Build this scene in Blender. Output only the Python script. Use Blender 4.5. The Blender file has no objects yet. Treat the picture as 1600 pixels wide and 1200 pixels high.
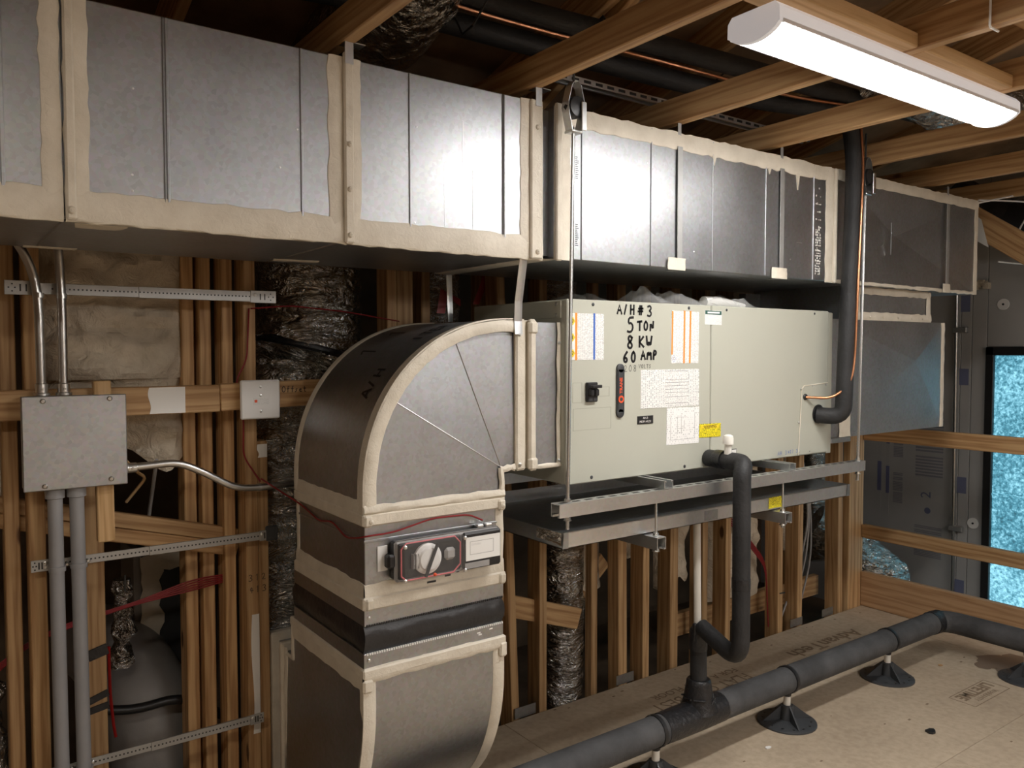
import bpy, bmesh, math, random
from mathutils import Vector, Matrix, noise
random.seed(11)
D = bpy.data
S = bpy.context.scene
COL = S.collection
PI = math.pi

# ---------------------------------------------------------------- camera
def unit_axes(yaw, pitch, roll):
    f = Vector((math.sin(yaw)*math.cos(pitch), math.cos(yaw)*math.cos(pitch), math.sin(pitch)))
    r = Vector((math.cos(yaw), -math.sin(yaw), 0))
    u = r.cross(f)
    return r*math.cos(roll)+u*math.sin(roll), u*math.cos(roll)-r*math.sin(roll), f
cam_d = D.cameras.new('camera'); cam = D.objects.new('camera', cam_d); COL.objects.link(cam)
_r, _u, _f = unit_axes(math.radians(35.717), math.radians(-2.392), math.radians(-0.046))
cam.matrix_world = Matrix(((_r.x, _u.x, -_f.x, 0.0), (_r.y, _u.y, -_f.y, 0.0), (_r.z, _u.z, -_f.z, 1.55), (0, 0, 0, 1)))
cam_d.sensor_width = 36.0
cam_d.lens = 36.0*1253.0/1600.0
cam_d.clip_start = 0.02; cam_d.clip_end = 60
S.camera = cam

# ---------------------------------------------------------------- world and exposure
w = D.worlds.new('attic_air'); S.world = w; w.use_nodes = True
w.node_tree.nodes['Background'].inputs[0].default_value = (0.75, 0.66, 0.55, 1)
w.node_tree.nodes['Background'].inputs[1].default_value = 0.03
S.view_settings.view_transform = 'Standard'
S.view_settings.look = 'None'
S.view_settings.exposure = 0.8
S.view_settings.gamma = 1.0
S.view_settings.use_curve_mapping = False
LENS_POWER = 31.0          # radiance of the white lenses, visible lamp and added fill lights alike
FAR_LENS_POWER = 17.0       # the warmer fixture above the photographer, mirrored in the near duct section
WINDOW_POWER = 1.1         # daylight seen through the film on the gable window

# ---------------------------------------------------------------- materials
def new_mat(name):
    m = D.materials.new(name); m.use_nodes = True
    nt = m.node_tree
    b = nt.nodes['Principled BSDF']
    return m, nt, b
def nd(nt, t, **kw):
    n = nt.nodes.new(t)
    for k, v in kw.items():
        if k.startswith('i_'):
            n.inputs[k[2:].replace('_', ' ')].default_value = v
        else:
            setattr(n, k, v)
    return n
def ramp(nt, src, stops):
    r = nt.nodes.new('ShaderNodeValToRGB')
    el = r.color_ramp.elements
    while len(el) < len(stops): el.new(0.5)
    for e, (p, c) in zip(el, stops):
        e.position = p; e.color = (c[0], c[1], c[2], 1)
    nt.links.new(src, r.inputs[0])
    return r.outputs[0]
def coords(nt, scale=(1, 1, 1), randomise=True, kind='Object'):
    tc = nt.nodes.new('ShaderNodeTexCoord')
    mp = nt.nodes.new('ShaderNodeMapping'); mp.inputs['Scale'].default_value = scale
    if randomise:
        oi = nt.nodes.new('ShaderNodeObjectInfo')
        ml = nt.nodes.new('ShaderNodeMath'); ml.operation = 'MULTIPLY'; ml.inputs[1].default_value = 17.0
        nt.links.new(oi.outputs['Random'], ml.inputs[0])
        ad = nt.nodes.new('ShaderNodeVectorMath'); ad.operation = 'ADD'
        nt.links.new(tc.outputs[kind], ad.inputs[0]); nt.links.new(ml.outputs[0], ad.inputs[1])
        nt.links.new(ad.outputs[0], mp.inputs[0])
    else:
        nt.links.new(tc.outputs[kind], mp.inputs[0])
    return mp.outputs[0]
def noise_tex(nt, vec, scale, detail=3, rough=0.55, dist=0.0):
    n = nt.nodes.new('ShaderNodeTexNoise')
    n.inputs['Scale'].default_value = scale; n.inputs['Detail'].default_value = detail
    n.inputs['Roughness'].default_value = rough; n.inputs['Distortion'].default_value = dist
    nt.links.new(vec, n.inputs['Vector'])
    return n.outputs['Fac']
def bump(nt, b, h, strength, dist=0.01):
    n = nt.nodes.new('ShaderNodeBump'); n.inputs['Strength'].default_value = strength
    n.inputs['Distance'].default_value = dist
    nt.links.new(h, n.inputs['Height']); nt.links.new(n.outputs[0], b.inputs['Normal'])
def plain(name, col, rough=0.5, metal=0.0, var=0.0, vscale=8.0, bstr=0.0, bscale=60.0, spec=None):
    m, nt, b = new_mat(name)
    b.inputs['Base Color'].default_value = (*col, 1)
    b.inputs['Roughness'].default_value = rough; b.inputs['Metallic'].default_value = metal
    if spec is not None: b.inputs['Specular IOR Level'].default_value = spec
    if var or bstr:
        v = coords(nt)
        if var:
            f = noise_tex(nt, v, vscale, 4)
            c = ramp(nt, f, [(0.3, [x*(1-var) for x in col]), (0.7, [min(1, x*(1+var)) for x in col])])
            nt.links.new(c, b.inputs['Base Color'])
        if bstr:
            bump(nt, b, noise_tex(nt, v, bscale, 4), bstr)
    return m
def wood_mat(name, light, dark, knots=True):
    """lumber: grain runs along each board's own local Z"""
    m, nt, b = new_mat(name)
    v = coords(nt, (1, 1, 0.07))
    wv = nt.nodes.new('ShaderNodeTexWave'); wv.wave_type = 'RINGS'; wv.rings_direction = 'Z'
    wv.inputs['Scale'].default_value = 13.0; wv.inputs['Distortion'].default_value = 7.0
    wv.inputs['Detail'].default_value = 2.5; wv.inputs['Detail Scale'].default_value = 2.2
    nt.links.new(v, wv.inputs['Vector'])
    fine = noise_tex(nt, coords(nt, (1, 1, 0.03)), 130, 2)
    mx = nt.nodes.new('ShaderNodeMath'); mx.operation = 'MULTIPLY_ADD'; mx.inputs[1].default_value = 0.34
    nt.links.new(wv.outputs['Fac'], mx.inputs[0])
    f2 = nt.nodes.new('ShaderNodeMath'); f2.operation = 'MULTIPLY'; f2.inputs[1].default_value = 0.7
    nt.links.new(fine, f2.inputs[0]); nt.links.new(f2.outputs[0], mx.inputs[2])
    c = ramp(nt, mx.outputs[0], [(0.30, light), (0.52, [(a+d)/2*1.06 for a, d in zip(light, dark)]), (0.76, dark)])
    # board to board variation
    hs = nt.nodes.new('ShaderNodeHueSaturation')
    oi = nt.nodes.new('ShaderNodeObjectInfo')
    mr = nt.nodes.new('ShaderNodeMapRange'); mr.inputs[3].default_value = 0.78; mr.inputs[4].default_value = 1.15
    nt.links.new(oi.outputs['Random'], mr.inputs[0]); nt.links.new(mr.outputs[0], hs.inputs['Value'])
    nt.links.new(c, hs.inputs['Color'])
    out = hs.outputs[0]
    if knots:
        vo = nt.nodes.new('ShaderNodeTexVoronoi'); vo.inputs['Scale'].default_value = 5.0
        nt.links.new(coords(nt, (1, 1, 0.42)), vo.inputs['Vector'])
        k = ramp(nt, vo.outputs['Distance'], [(0.055, (1, 1, 1)), (0.085, (0, 0, 0))])
        mxc = nt.nodes.new('ShaderNodeMixRGB'); mxc.inputs[2].default_value = (dark[0]*0.3, dark[1]*0.25, dark[2]*0.25, 1)
        nt.links.new(k, mxc.inputs[0]); nt.links.new(out, mxc.inputs[1]); out = mxc.outputs[0]
    nt.links.new(out, b.inputs['Base Color'])
    b.inputs['Roughness'].default_value = 0.62
    bump(nt, b, fine, 0.12, 0.004)
    return m
def galv_mat(name, col, rough=0.42, blotch=0.10, streak=0.008):
    m, nt, b = new_mat(name)
    v = coords(nt)
    bl = noise_tex(nt, v, 4.5, 5, 0.6)
    sp = nt.nodes.new('ShaderNodeTexVoronoi'); sp.inputs['Scale'].default_value = 95.0
    nt.links.new(v, sp.inputs['Vector'])
    st = noise_tex(nt, coords(nt, (1, 1, 0.02)), 160, 2)
    c = ramp(nt, bl, [(0.3, [x*(1-blotch) for x in col]), (0.72, [min(1, x*(1+blotch)) for x in col])])
    mc = nt.nodes.new('ShaderNodeMixRGB'); mc.blend_type = 'OVERLAY'; mc.inputs[0].default_value = 0.10
    nt.links.new(c, mc.inputs[1]); nt.links.new(sp.outputs['Color'], mc.inputs[2])
    bw = nt.nodes.new('ShaderNodeHueSaturation'); bw.inputs['Saturation'].default_value = 0.45
    nt.links.new(mc.outputs[0], bw.inputs['Color'])
    nt.links.new(bw.outputs[0], b.inputs['Base Color'])
    b.inputs['Metallic'].default_value = 1.0
    mr = nt.nodes.new('ShaderNodeMapRange'); mr.inputs[3].default_value = rough-0.05; mr.inputs[4].default_value = rough+0.07
    nt.links.new(bl, mr.inputs[0]); nt.links.new(mr.outputs[0], b.inputs['Roughness'])
    bump(nt, b, st, streak, 0.002)
    return m
def foil_mat(name, col=(0.85, 0.83, 0.79), scale=8, strength=1.0, stretch=(1, 1, 3.2)):
    m, nt, b = new_mat(name)
    v = coords(nt, stretch)
    n1 = noise_tex(nt, v, scale, 4, 0.6, 1.2)
    b.inputs['Base Color'].default_value = (*col, 1)
    b.inputs['Metallic'].default_value = 1.0; b.inputs['Roughness'].default_value = 0.22
    bump(nt, b, n1, strength, 0.07)
    return m
def foam_mat():
    m, nt, b = new_mat('spray_foam')
    v = coords(nt)
    c = ramp(nt, noise_tex(nt, v, 7, 5), [(0.3, (0.52, 0.44, 0.32)), (0.55, (0.68, 0.59, 0.46)), (0.75, (0.76, 0.68, 0.55))])
    nt.links.new(c, b.inputs['Base Color']); b.inputs['Roughness'].default_value = 0.75
    bump(nt, b, noise_tex(nt, v, 18, 6, 0.6, 0.6), 0.9, 0.03)
    return m
def mastic_mat():
    m, nt, b = new_mat('beige_mastic')
    v = coords(nt)
    c = ramp(nt, noise_tex(nt, v, 14, 4), [(0.3, (0.65, 0.59, 0.485)), (0.7, (0.77, 0.71, 0.60))])
    nt.links.new(c, b.inputs['Base Color']); b.inputs['Roughness'].default_value = 0.55
    n1 = noise_tex(nt, v, 55, 4, 0.6, 0.8)
    bump(nt, b, n1, 0.35, 0.006)
    return m
def print_mat(name, base=(0.86, 0.85, 0.82), ink=(0.50, 0.50, 0.50), rows=26.0, across='Z', density=0.45):
    """flat print: rows of tiny illegible type"""
    m, nt, b = new_mat(name)
    tc = nt.nodes.new('ShaderNodeTexCoord'); sx = nt.nodes.new('ShaderNodeSeparateXYZ')
    nt.links.new(tc.outputs['Generated'], sx.inputs[0])
    a, l = (sx.outputs[2], sx.outputs[0]) if across == 'Z' else (sx.outputs[0], sx.outputs[2])
    m1 = nt.nodes.new('ShaderNodeMath'); m1.operation = 'MULTIPLY'; m1.inputs[1].default_value = rows
    nt.links.new(a, m1.inputs[0])
    fr = nt.nodes.new('ShaderNodeMath'); fr.operation = 'FRACT'; nt.links.new(m1.outputs[0], fr.inputs[0])
    g1 = nt.nodes.new('ShaderNodeMath'); g1.operation = 'GREATER_THAN'; g1.inputs[1].default_value = 0.45
    nt.links.new(fr.outputs[0], g1.inputs[0])
    fl = nt.nodes.new('ShaderNodeMath'); fl.operation = 'FLOOR'; nt.links.new(m1.outputs[0], fl.inputs[0])
    cb = nt.nodes.new('ShaderNodeCombineXYZ')
    m2 = nt.nodes.new('ShaderNodeMath'); m2.operation = 'MULTIPLY'; m2.inputs[1].default_value = 38.0
    nt.links.new(l, m2.inputs[0]); nt.links.new(m2.outputs[0], cb.inputs[0]); nt.links.new(fl.outputs[0], cb.inputs[1])
    n = nt.nodes.new('ShaderNodeTexNoise'); n.inputs['Scale'].default_value = 1.1; n.inputs['Detail'].default_value = 1.0
    nt.links.new(cb.outputs[0], n.inputs['Vector'])
    g2 = nt.nodes.new('ShaderNodeMath'); g2.operation = 'LESS_THAN'; g2.inputs[1].default_value = density+0.06
    nt.links.new(n.outputs['Fac'], g2.inputs[0])
    mu = nt.nodes.new('ShaderNodeMath'); mu.operation = 'MULTIPLY'
    nt.links.new(g1.outputs[0], mu.inputs[0]); nt.links.new(g2.outputs[0], mu.inputs[1])
    mx = nt.nodes.new('ShaderNodeMixRGB'); mx.inputs[1].default_value = (*base, 1); mx.inputs[2].default_value = (*ink, 1)
    nt.links.new(mu.outputs[0], mx.inputs[0]); nt.links.new(mx.outputs[0], b.inputs['Base Color'])
    b.inputs['Roughness'].default_value = 0.5
    return m
def film_mat(name, tint, alpha, rough=0.1):
    m, nt, b = new_mat(name)
    tr = nt.nodes.new('ShaderNodeBsdfTransparent'); tr.inputs[0].default_value = (1, 1, 1, 1)
    b.inputs['Base Color'].default_value = (*tint, 1); b.inputs['Roughness'].default_value = rough
    mx = nt.nodes.new('ShaderNodeMixShader'); mx.inputs[0].default_value = alpha
    nt.links.new(tr.outputs[0], mx.inputs[1]); nt.links.new(b.outputs[0], mx.inputs[2])
    nt.links.new(mx.outputs[0], nt.nodes['Material Output'].inputs[0])
    return m
def emit_mat(name, col, power):
    m, nt, b = new_mat(name)
    b.inputs['Base Color'].default_value = (0.8, 0.8, 0.8, 1)
    b.inputs['Emission Color'].default_value = (*col, 1); b.inputs['Emission Strength'].default_value = power
    return m

M = {}
M['pine'] = wood_mat('pine_lumber', (0.58, 0.375, 0.185), (0.36, 0.195, 0.08))
M['pine_pale'] = wood_mat('pale_pine_lumber', (0.62, 0.42, 0.22), (0.46, 0.28, 0.12), False)
M['ply'] = wood_mat('plywood_edge', (0.54, 0.34, 0.18), (0.38, 0.21, 0.10), False)
M['galv'] = galv_mat('galvanized_sheet', (0.38, 0.40, 0.425))
M['galv_zinc'] = galv_mat('zinc_strut', (0.66, 0.69, 0.70), 0.36, 0.08)
M['zinc'] = plain('zinc_hardware', (0.70, 0.71, 0.70), 0.3, 1.0)
M['bracket'] = plain('stamped_bracket_steel', (0.42, 0.42, 0.41), 0.45, 0.6, 0.08, 12)
M['emt'] = plain('conduit_steel', (0.60, 0.60, 0.59), 0.3, 1.0, 0.08, 9)
M['boxsteel'] = galv_mat('junction_box_steel', (0.47, 0.47, 0.47), 0.55, 0.12)
M['mastic'] = mastic_mat()
M['foil'] = foil_mat('foil_wrap')
M['foil_dark'] = foil_mat('silver_film', (0.55, 0.53, 0.50), 16, 0.9, (1, 1, 1.5))
M['foam'] = foam_mat()
M['black'] = plain('black_rubber_insulation', (0.02, 0.02, 0.021), 0.62, 0, 0.35, 9, 0.25, 70)
M['greyblack'] = plain('dusty_foam_insulation', (0.06, 0.06, 0.062), 0.75, 0, 0.4, 7, 0.3, 60)
M['tape'] = plain('black_vinyl_tape', (0.018, 0.018, 0.02), 0.35, 0, 0, 8, 0.5, 45)
M['fabric'] = plain('black_coated_fabric', (0.022, 0.022, 0.024), 0.38, 0, 0.2, 9, 0.35, 24)
M['plastic'] = plain('black_plastic', (0.015, 0.015, 0.016), 0.4)
M['darkgrey'] = plain('charcoal_plastic', (0.045, 0.048, 0.052), 0.45)
M['pvc'] = plain('grey_pvc', (0.30, 0.30, 0.31), 0.45, 0, 0.1, 6)
M['white_pvc'] = plain('white_pvc', (0.80, 0.77, 0.70), 0.35)
M['white'] = plain('white_enamel', (0.80, 0.79, 0.77), 0.4)
M['paper'] = plain('white_paper', (0.84, 0.83, 0.80), 0.6)
M['lamp_white'] = plain('white_lamp_housing', (0.82, 0.82, 0.84), 0.45)
M['lens_side'] = emit_mat('translucent_lens_side', (0.97, 0.93, 0.95), 0.16)
M['paint'] = plain('sage_beige_paint', (0.475, 0.478, 0.405), 0.42, 0, 0.02, 3)
M['line'] = plain('stamped_line', (0.36, 0.36, 0.29), 0.5)
M['ink'] = plain('black_marker_ink', (0.012, 0.012, 0.014), 0.35)
M['thin_ink'] = plain('faint_marker_ink', (0.17, 0.17, 0.15), 0.5)
M['orange'] = plain('orange_print', (0.85, 0.28, 0.03), 0.5)
M['red_orange'] = plain('red_orange_print', (0.80, 0.10, 0.03), 0.45)
M['blue'] = plain('blue_print', (0.05, 0.14, 0.50), 0.5)
M['green'] = plain('dark_green_print', (0.02, 0.09, 0.07), 0.5)
M['yellow'] = print_mat('yellow_tag_print', (0.85, 0.72, 0.02), (0.12, 0.10, 0.01), 9, 'Z', 0.42)
M['yellow_plain'] = plain('yellow_print', (0.88, 0.66, 0.03), 0.5)
M['print'] = print_mat('label_print', rows=30)
M['print_side'] = print_mat('label_print_sideways', rows=34, across='X')
M['print_table'] = print_mat('label_print_table', rows=26, across='X', density=0.42)
M['diagram'] = print_mat('label_print_diagram', (0.88, 0.87, 0.85), (0.55, 0.55, 0.54), 18, 'Z', 0.36)
M['copper'] = plain('copper_tube', (0.72, 0.34, 0.18), 0.28, 1.0, 0.12, 14)
M['red'] = plain('red_cable_jacket', (0.24, 0.014, 0.018), 0.45)
M['red_tape'] = plain('red_film_tape', (0.30, 0.01, 0.01), 0.4)
M['pink'] = plain('pink_gasket', (0.70, 0.16, 0.18), 0.5)
M['clear'] = film_mat('clear_cover', (0.55, 0.53, 0.52), 0.10, 0.05)
M['bag'] = film_mat('clear_poly_bag', (0.85, 0.85, 0.85), 0.24, 0.12)
M['wrap'] = plain('grey_duct_jacket', (0.33, 0.32, 0.31), 0.55, 0, 0.15, 4, 0.3, 14)
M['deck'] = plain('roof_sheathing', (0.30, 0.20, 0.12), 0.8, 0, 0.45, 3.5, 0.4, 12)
M['dim'] = plain('shade_tinted_sheathing', (0.14, 0.095, 0.06), 0.85, 0, 0.4, 3)  # darker copy of the roof sheathing, its shadow put into the colour
M['board'] = plain('grey_foam_board', (0.40, 0.395, 0.385), 0.55, 0, 0.06, 3)
M['board_print'] = print_mat('foam_board_print', (0.37, 0.365, 0.36), (0.22, 0.22, 0.25), 20, 'Z', 0.5)
M['board_blue_print'] = print_mat('foam_board_blue_print', (0.39, 0.385, 0.38), (0.15, 0.16, 0.28), 1.8, 'Z', 0.5)
M['board_blue'] = plain('foam_board_blue_ink', (0.15, 0.165, 0.26), 0.55)
M['stencil'] = plain('floor_stencil_ink', (0.215, 0.155, 0.10), 0.8)
M['wet'] = plain('water_stain', (0.22, 0.15, 0.10), 0.5)
def floor_mat():
    m, nt, b = new_mat('subfloor_panel')
    v = coords(nt)
    n1 = noise_tex(nt, v, 2.3, 5); n2 = noise_tex(nt, v, 38, 4)
    c1 = ramp(nt, n1, [(0.3, (0.43, 0.345, 0.25)), (0.7, (0.56, 0.46, 0.34))])
    c2 = ramp(nt, n2, [(0.35, (0.70, 0.66, 0.60)), (0.62, (1, 1, 1))])
    mx = nt.nodes.new('ShaderNodeMixRGB'); mx.blend_type = 'MULTIPLY'; mx.inputs[0].default_value = 0.45
    nt.links.new(c1, mx.inputs[1]); nt.links.new(c2, mx.inputs[2]); nt.links.new(mx.outputs[0], b.inputs['Base Color'])
    b.inputs['Roughness'].default_value = 0.7
    bump(nt, b, n2, 0.15, 0.003)
    return m
M['floor'] = floor_mat()
def pane_mat():
    m, nt, b = new_mat('daylit_window_film')
    v = coords(nt, randomise=False)
    n1 = noise_tex(nt, v, 42, 6, 0.8); n2 = noise_tex(nt, v, 2.2, 3)
    ad = nt.nodes.new('ShaderNodeMath'); ad.operation = 'MULTIPLY_ADD'; ad.inputs[1].default_value = 0.75
    nt.links.new(n1, ad.inputs[0])
    h = nt.nodes.new('ShaderNodeMath'); h.operation = 'MULTIPLY'; h.inputs[1].default_value = 0.35
    nt.links.new(n2, h.inputs[0]); nt.links.new(h.outputs[0], ad.inputs[2])
    c = ramp(nt, ad.outputs[0], [(0.40, (0.010, 0.035, 0.05)), (0.53, (0.045, 0.17, 0.23)), (0.68, (0.26, 0.56, 0.68))])
    nt.links.new(c, b.inputs['Emission Color']); b.inputs['Emission Strength'].default_value = WINDOW_POWER
    b.inputs['Base Color'].default_value = (0.05, 0.09, 0.11, 1); b.inputs['Roughness'].default_value = 0.3
    return m
M['pane'] = pane_mat()
M['lens'] = emit_mat('lit_lens', (1.0, 0.975, 0.945), LENS_POWER)
M['far_lens'] = emit_mat('lit_lens_warm', (1.0, 0.90, 0.77), FAR_LENS_POWER)

# ---------------------------------------------------------------- object helpers
WM = {}
def place(o, world, parent=None):
    COL.objects.link(o)
    if parent is not None:
        o.parent = parent
        o.matrix_basis = WM[parent.name].inverted() @ world
    else:
        o.matrix_basis = world
    WM[o.name] = world
    return o
def tag(o, label=None, cat=None, group=None, kind=None):
    if label: o['label'] = label
    if cat: o['category'] = cat
    if group: o['group'] = group
    if kind: o['kind'] = kind
    return o
def thing(name, loc, label=None, cat=None, group=None, kind=None):
    o = D.objects.new(name, None); o.empty_display_size = 0.05
    place(o, Matrix.Translation(Vector(loc)))
    return tag(o, label, cat, group, kind)
def mk(name, bm, mat, parent=None, smooth=False, world=None):
    """link a bmesh as ONE mesh object; without a world matrix the mesh is in world space and gets centred"""
    me = D.meshes.new(name)
    bmesh.ops.recalc_face_normals(bm, faces=bm.faces[:])
    if world is None:
        vs = [v.co for v in bm.verts]
        lo = Vector([min(v[i] for v in vs) for i in range(3)]); hi = Vector([max(v[i] for v in vs) for i in range(3)])
        c = (lo+hi)/2; c.z = lo.z
        bmesh.ops.translate(bm, verts=bm.verts[:], vec=-c)
        world = Matrix.Translation(c)
    bm.to_mesh(me); bm.free()
    me.materials.append(M[mat])
    if smooth:
        for p in me.polygons: p.use_smooth = True
        try: me.set_sharp_from_angle(angle=math.radians(40))
        except Exception: pass
    return place(D.objects.new(name, me), world, parent)
def nb(): return bmesh.new()
def box(bm, lo, hi, bev=0.0):
    lo = Vector(lo); hi = Vector(hi)
    r = bmesh.ops.create_cube(bm, size=1.0)
    for v in r['verts']:
        v.co = Vector([lo[i]+(v.co[i]+0.5)*(hi[i]-lo[i]) for i in range(3)])
    if bev:
        es = list({e for v in r['verts'] for e in v.link_edges})
        bmesh.ops.bevel(bm, geom=es, offset=bev, segments=1, affect='EDGES')
    return bm
def frames(pts):
    out = []; n = None
    for i, p in enumerate(pts):
        if i == 0: t = pts[1]-pts[0]
        elif i == len(pts)-1: t = pts[-1]-pts[-2]
        else: t = (pts[i+1]-p).normalized()+(p-pts[i-1]).normalized()
        t.normalize()
        if n is None:
            a = Vector((0, 0, 1)) if abs(t.z) < 0.9 else Vector((1, 0, 0))
            n = t.cross(a).normalized()
        else:
            n = (n-t*n.dot(t)).normalized()
        out.append((p, n, t.cross(n)))
    return out
def tube(bm, pts, r, seg=12, cap=True):
    pts = [Vector(p) for p in pts]
    rs = r if isinstance(r, (list, tuple)) else [r]*len(pts)
    rings = []
    for (p, n, b), rr in zip(frames(pts), rs):
        rings.append([bm.verts.new(p+n*rr*math.cos(2*PI*k/seg)+b*rr*math.sin(2*PI*k/seg)) for k in range(seg)])
    for a, c in zip(rings, rings[1:]):
        for k in range(seg):
            bm.faces.new((a[k], a[(k+1) % seg], c[(k+1) % seg], c[k]))
    if cap:
        bm.faces.new(rings[0][::-1]); bm.faces.new(rings[-1])
    return bm
def bend(pts, rad, n=6):
    """round the corners of a polyline"""
    pts = [Vector(p) for p in pts]; out = [pts[0]]
    for a, p, c in zip(pts, pts[1:], pts[2:]):
        d1 = (a-p); d2 = (c-p)
        r = min(rad, d1.length*0.49, d2.length*0.49)
        s = p+d1.normalized()*r; e = p+d2.normalized()*r
        for k in range(n+1):
            t = k/n
            out.append(s*(1-t)**2+p*2*t*(1-t)+e*t*t)
    out.append(pts[-1])
    return out
def prism(bm, poly, ext):
    ext = Vector(ext)
    a = [bm.verts.new(Vector(p)) for p in poly]; b = [bm.verts.new(Vector(p)+ext) for p in poly]
    bm.faces.new(a); bm.faces.new(b[::-1])
    n = len(a)
    for i in range(n): bm.faces.new((a[i], b[i], b[(i+1) % n], a[(i+1) % n]))
    return bm
def lathe(bm, c, prof, seg=20, axis='Z'):
    """prof: list of (radius, height) revolved about an axis through c"""
    c = Vector(c); rings = []
    for r, h in prof:
        ring = []
        for k in range(seg):
            a = 2*PI*k/seg
            x, y = r*math.cos(a), r*math.sin(a)
            p = {'Z': Vector((x, y, h)), 'Y': Vector((x, h, y)), 'X': Vector((h, x, y))}[axis]
            ring.append(bm.verts.new(c+p))
        rings.append(ring)
    for a, b in zip(rings, rings[1:]):
        for k in range(seg): bm.faces.new((a[k], a[(k+1) % seg], b[(k+1) % seg], b[k]))
    bm.faces.new(rings[0][::-1]); bm.faces.new(rings[-1])
    return bm
def board(name, p0, p1, wdir, width, thick, mat='pine', parent=None, bev=0.003, ends=None):
    """a length of lumber with its grain along local Z: width along wdir, centred on the line p0-p1"""
    p0 = Vector(p0); p1 = Vector(p1); z = (p1-p0); L = z.length; z.normalize()
    x = Vector(wdir); x = (x-z*x.dot(z)).normalized(); y = z.cross(x)
    bm = box(nb(), (-width/2, -thick/2, 0), (width/2, thick/2, L), bev)
    mw = Matrix(((x.x, y.x, z.x, p0.x), (x.y, y.y, z.y, p0.y), (x.z, y.z, z.z, p0.z), (0, 0, 0, 1)))
    return mk(name, bm, mat, parent, world=mw)
def strip_between(bm, A, B, nrm, th, jit=0.0, edge=0.4):
    """a brushed-on band between two polylines, raised by th along nrm, thinner at both edges"""
    nrm = Vector(nrm); rows = []
    for a, b in zip(A, B):
        a = Vector(a); b = Vector(b); d = (b-a); Ld = d.length or 1; d = d/Ld
        a = a-d*random.uniform(-jit, jit); b = b+d*random.uniform(-jit, jit)
        row = []
        for t, h in ((0, 0), (0.02, edge), (0.3, 1.0), (0.7, 0.9), (0.98, edge), (1, 0)):
            row.append(bm.verts.new(a+(b-a)*t+nrm*(h*th*random.uniform(0.8, 1.2) if h else 0)))
        rows.append(row)
    for r, s in zip(rows, rows[1:]):
        for k in range(5): bm.faces.new((r[k], r[k+1], s[k+1], s[k]))
    return bm
def line_pts(a, b, n):
    a = Vector(a); b = Vector(b)
    return [a+(b-a)*(i/n) for i in range(n+1)]
def mastic(name, a0, a1, b0, b1, nrm, th, parent, jit=0.003, n=None):
    L = (Vector(a1)-Vector(a0)).length
    n = n or max(4, int(L/0.03))
    return mk(name, strip_between(nb(), line_pts(a0, a1, n), line_pts(b0, b1, n), nrm, th, jit), 'mastic', parent, smooth=True)
def text(name, body, size, mat, origin, right, up, parent=None, depth=0.0004, align='CENTER', bold=0.0, squeeze=1.0):
    cu = D.curves.new(name, 'FONT'); cu.body = body; cu.size = size; cu.align_x = align; cu.align_y = 'CENTER'
    cu.resolution_u = 2; cu.offset = bold; cu.extrude = depth/2
    t = D.objects.new(name, cu); COL.objects.link(t)
    me = D.meshes.new_from_object(t.evaluated_get(bpy.context.evaluated_depsgraph_get()))
    D.objects.remove(t); D.curves.remove(cu)
    me.materials.clear(); me.materials.append(M[mat])
    x = Vector(right).normalized(); y = Vector(up).normalized(); z = x.cross(y); o = Vector(origin)
    x = x*squeeze
    mw = Matrix(((x.x, y.x, z.x, o.x), (x.y, y.y, z.y, o.y), (x.z, y.z, z.z, o.z), (0, 0, 0, 1)))
    me.transform(mw)
    return place(D.objects.new(name, me), Matrix.Identity(4), parent)
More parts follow.
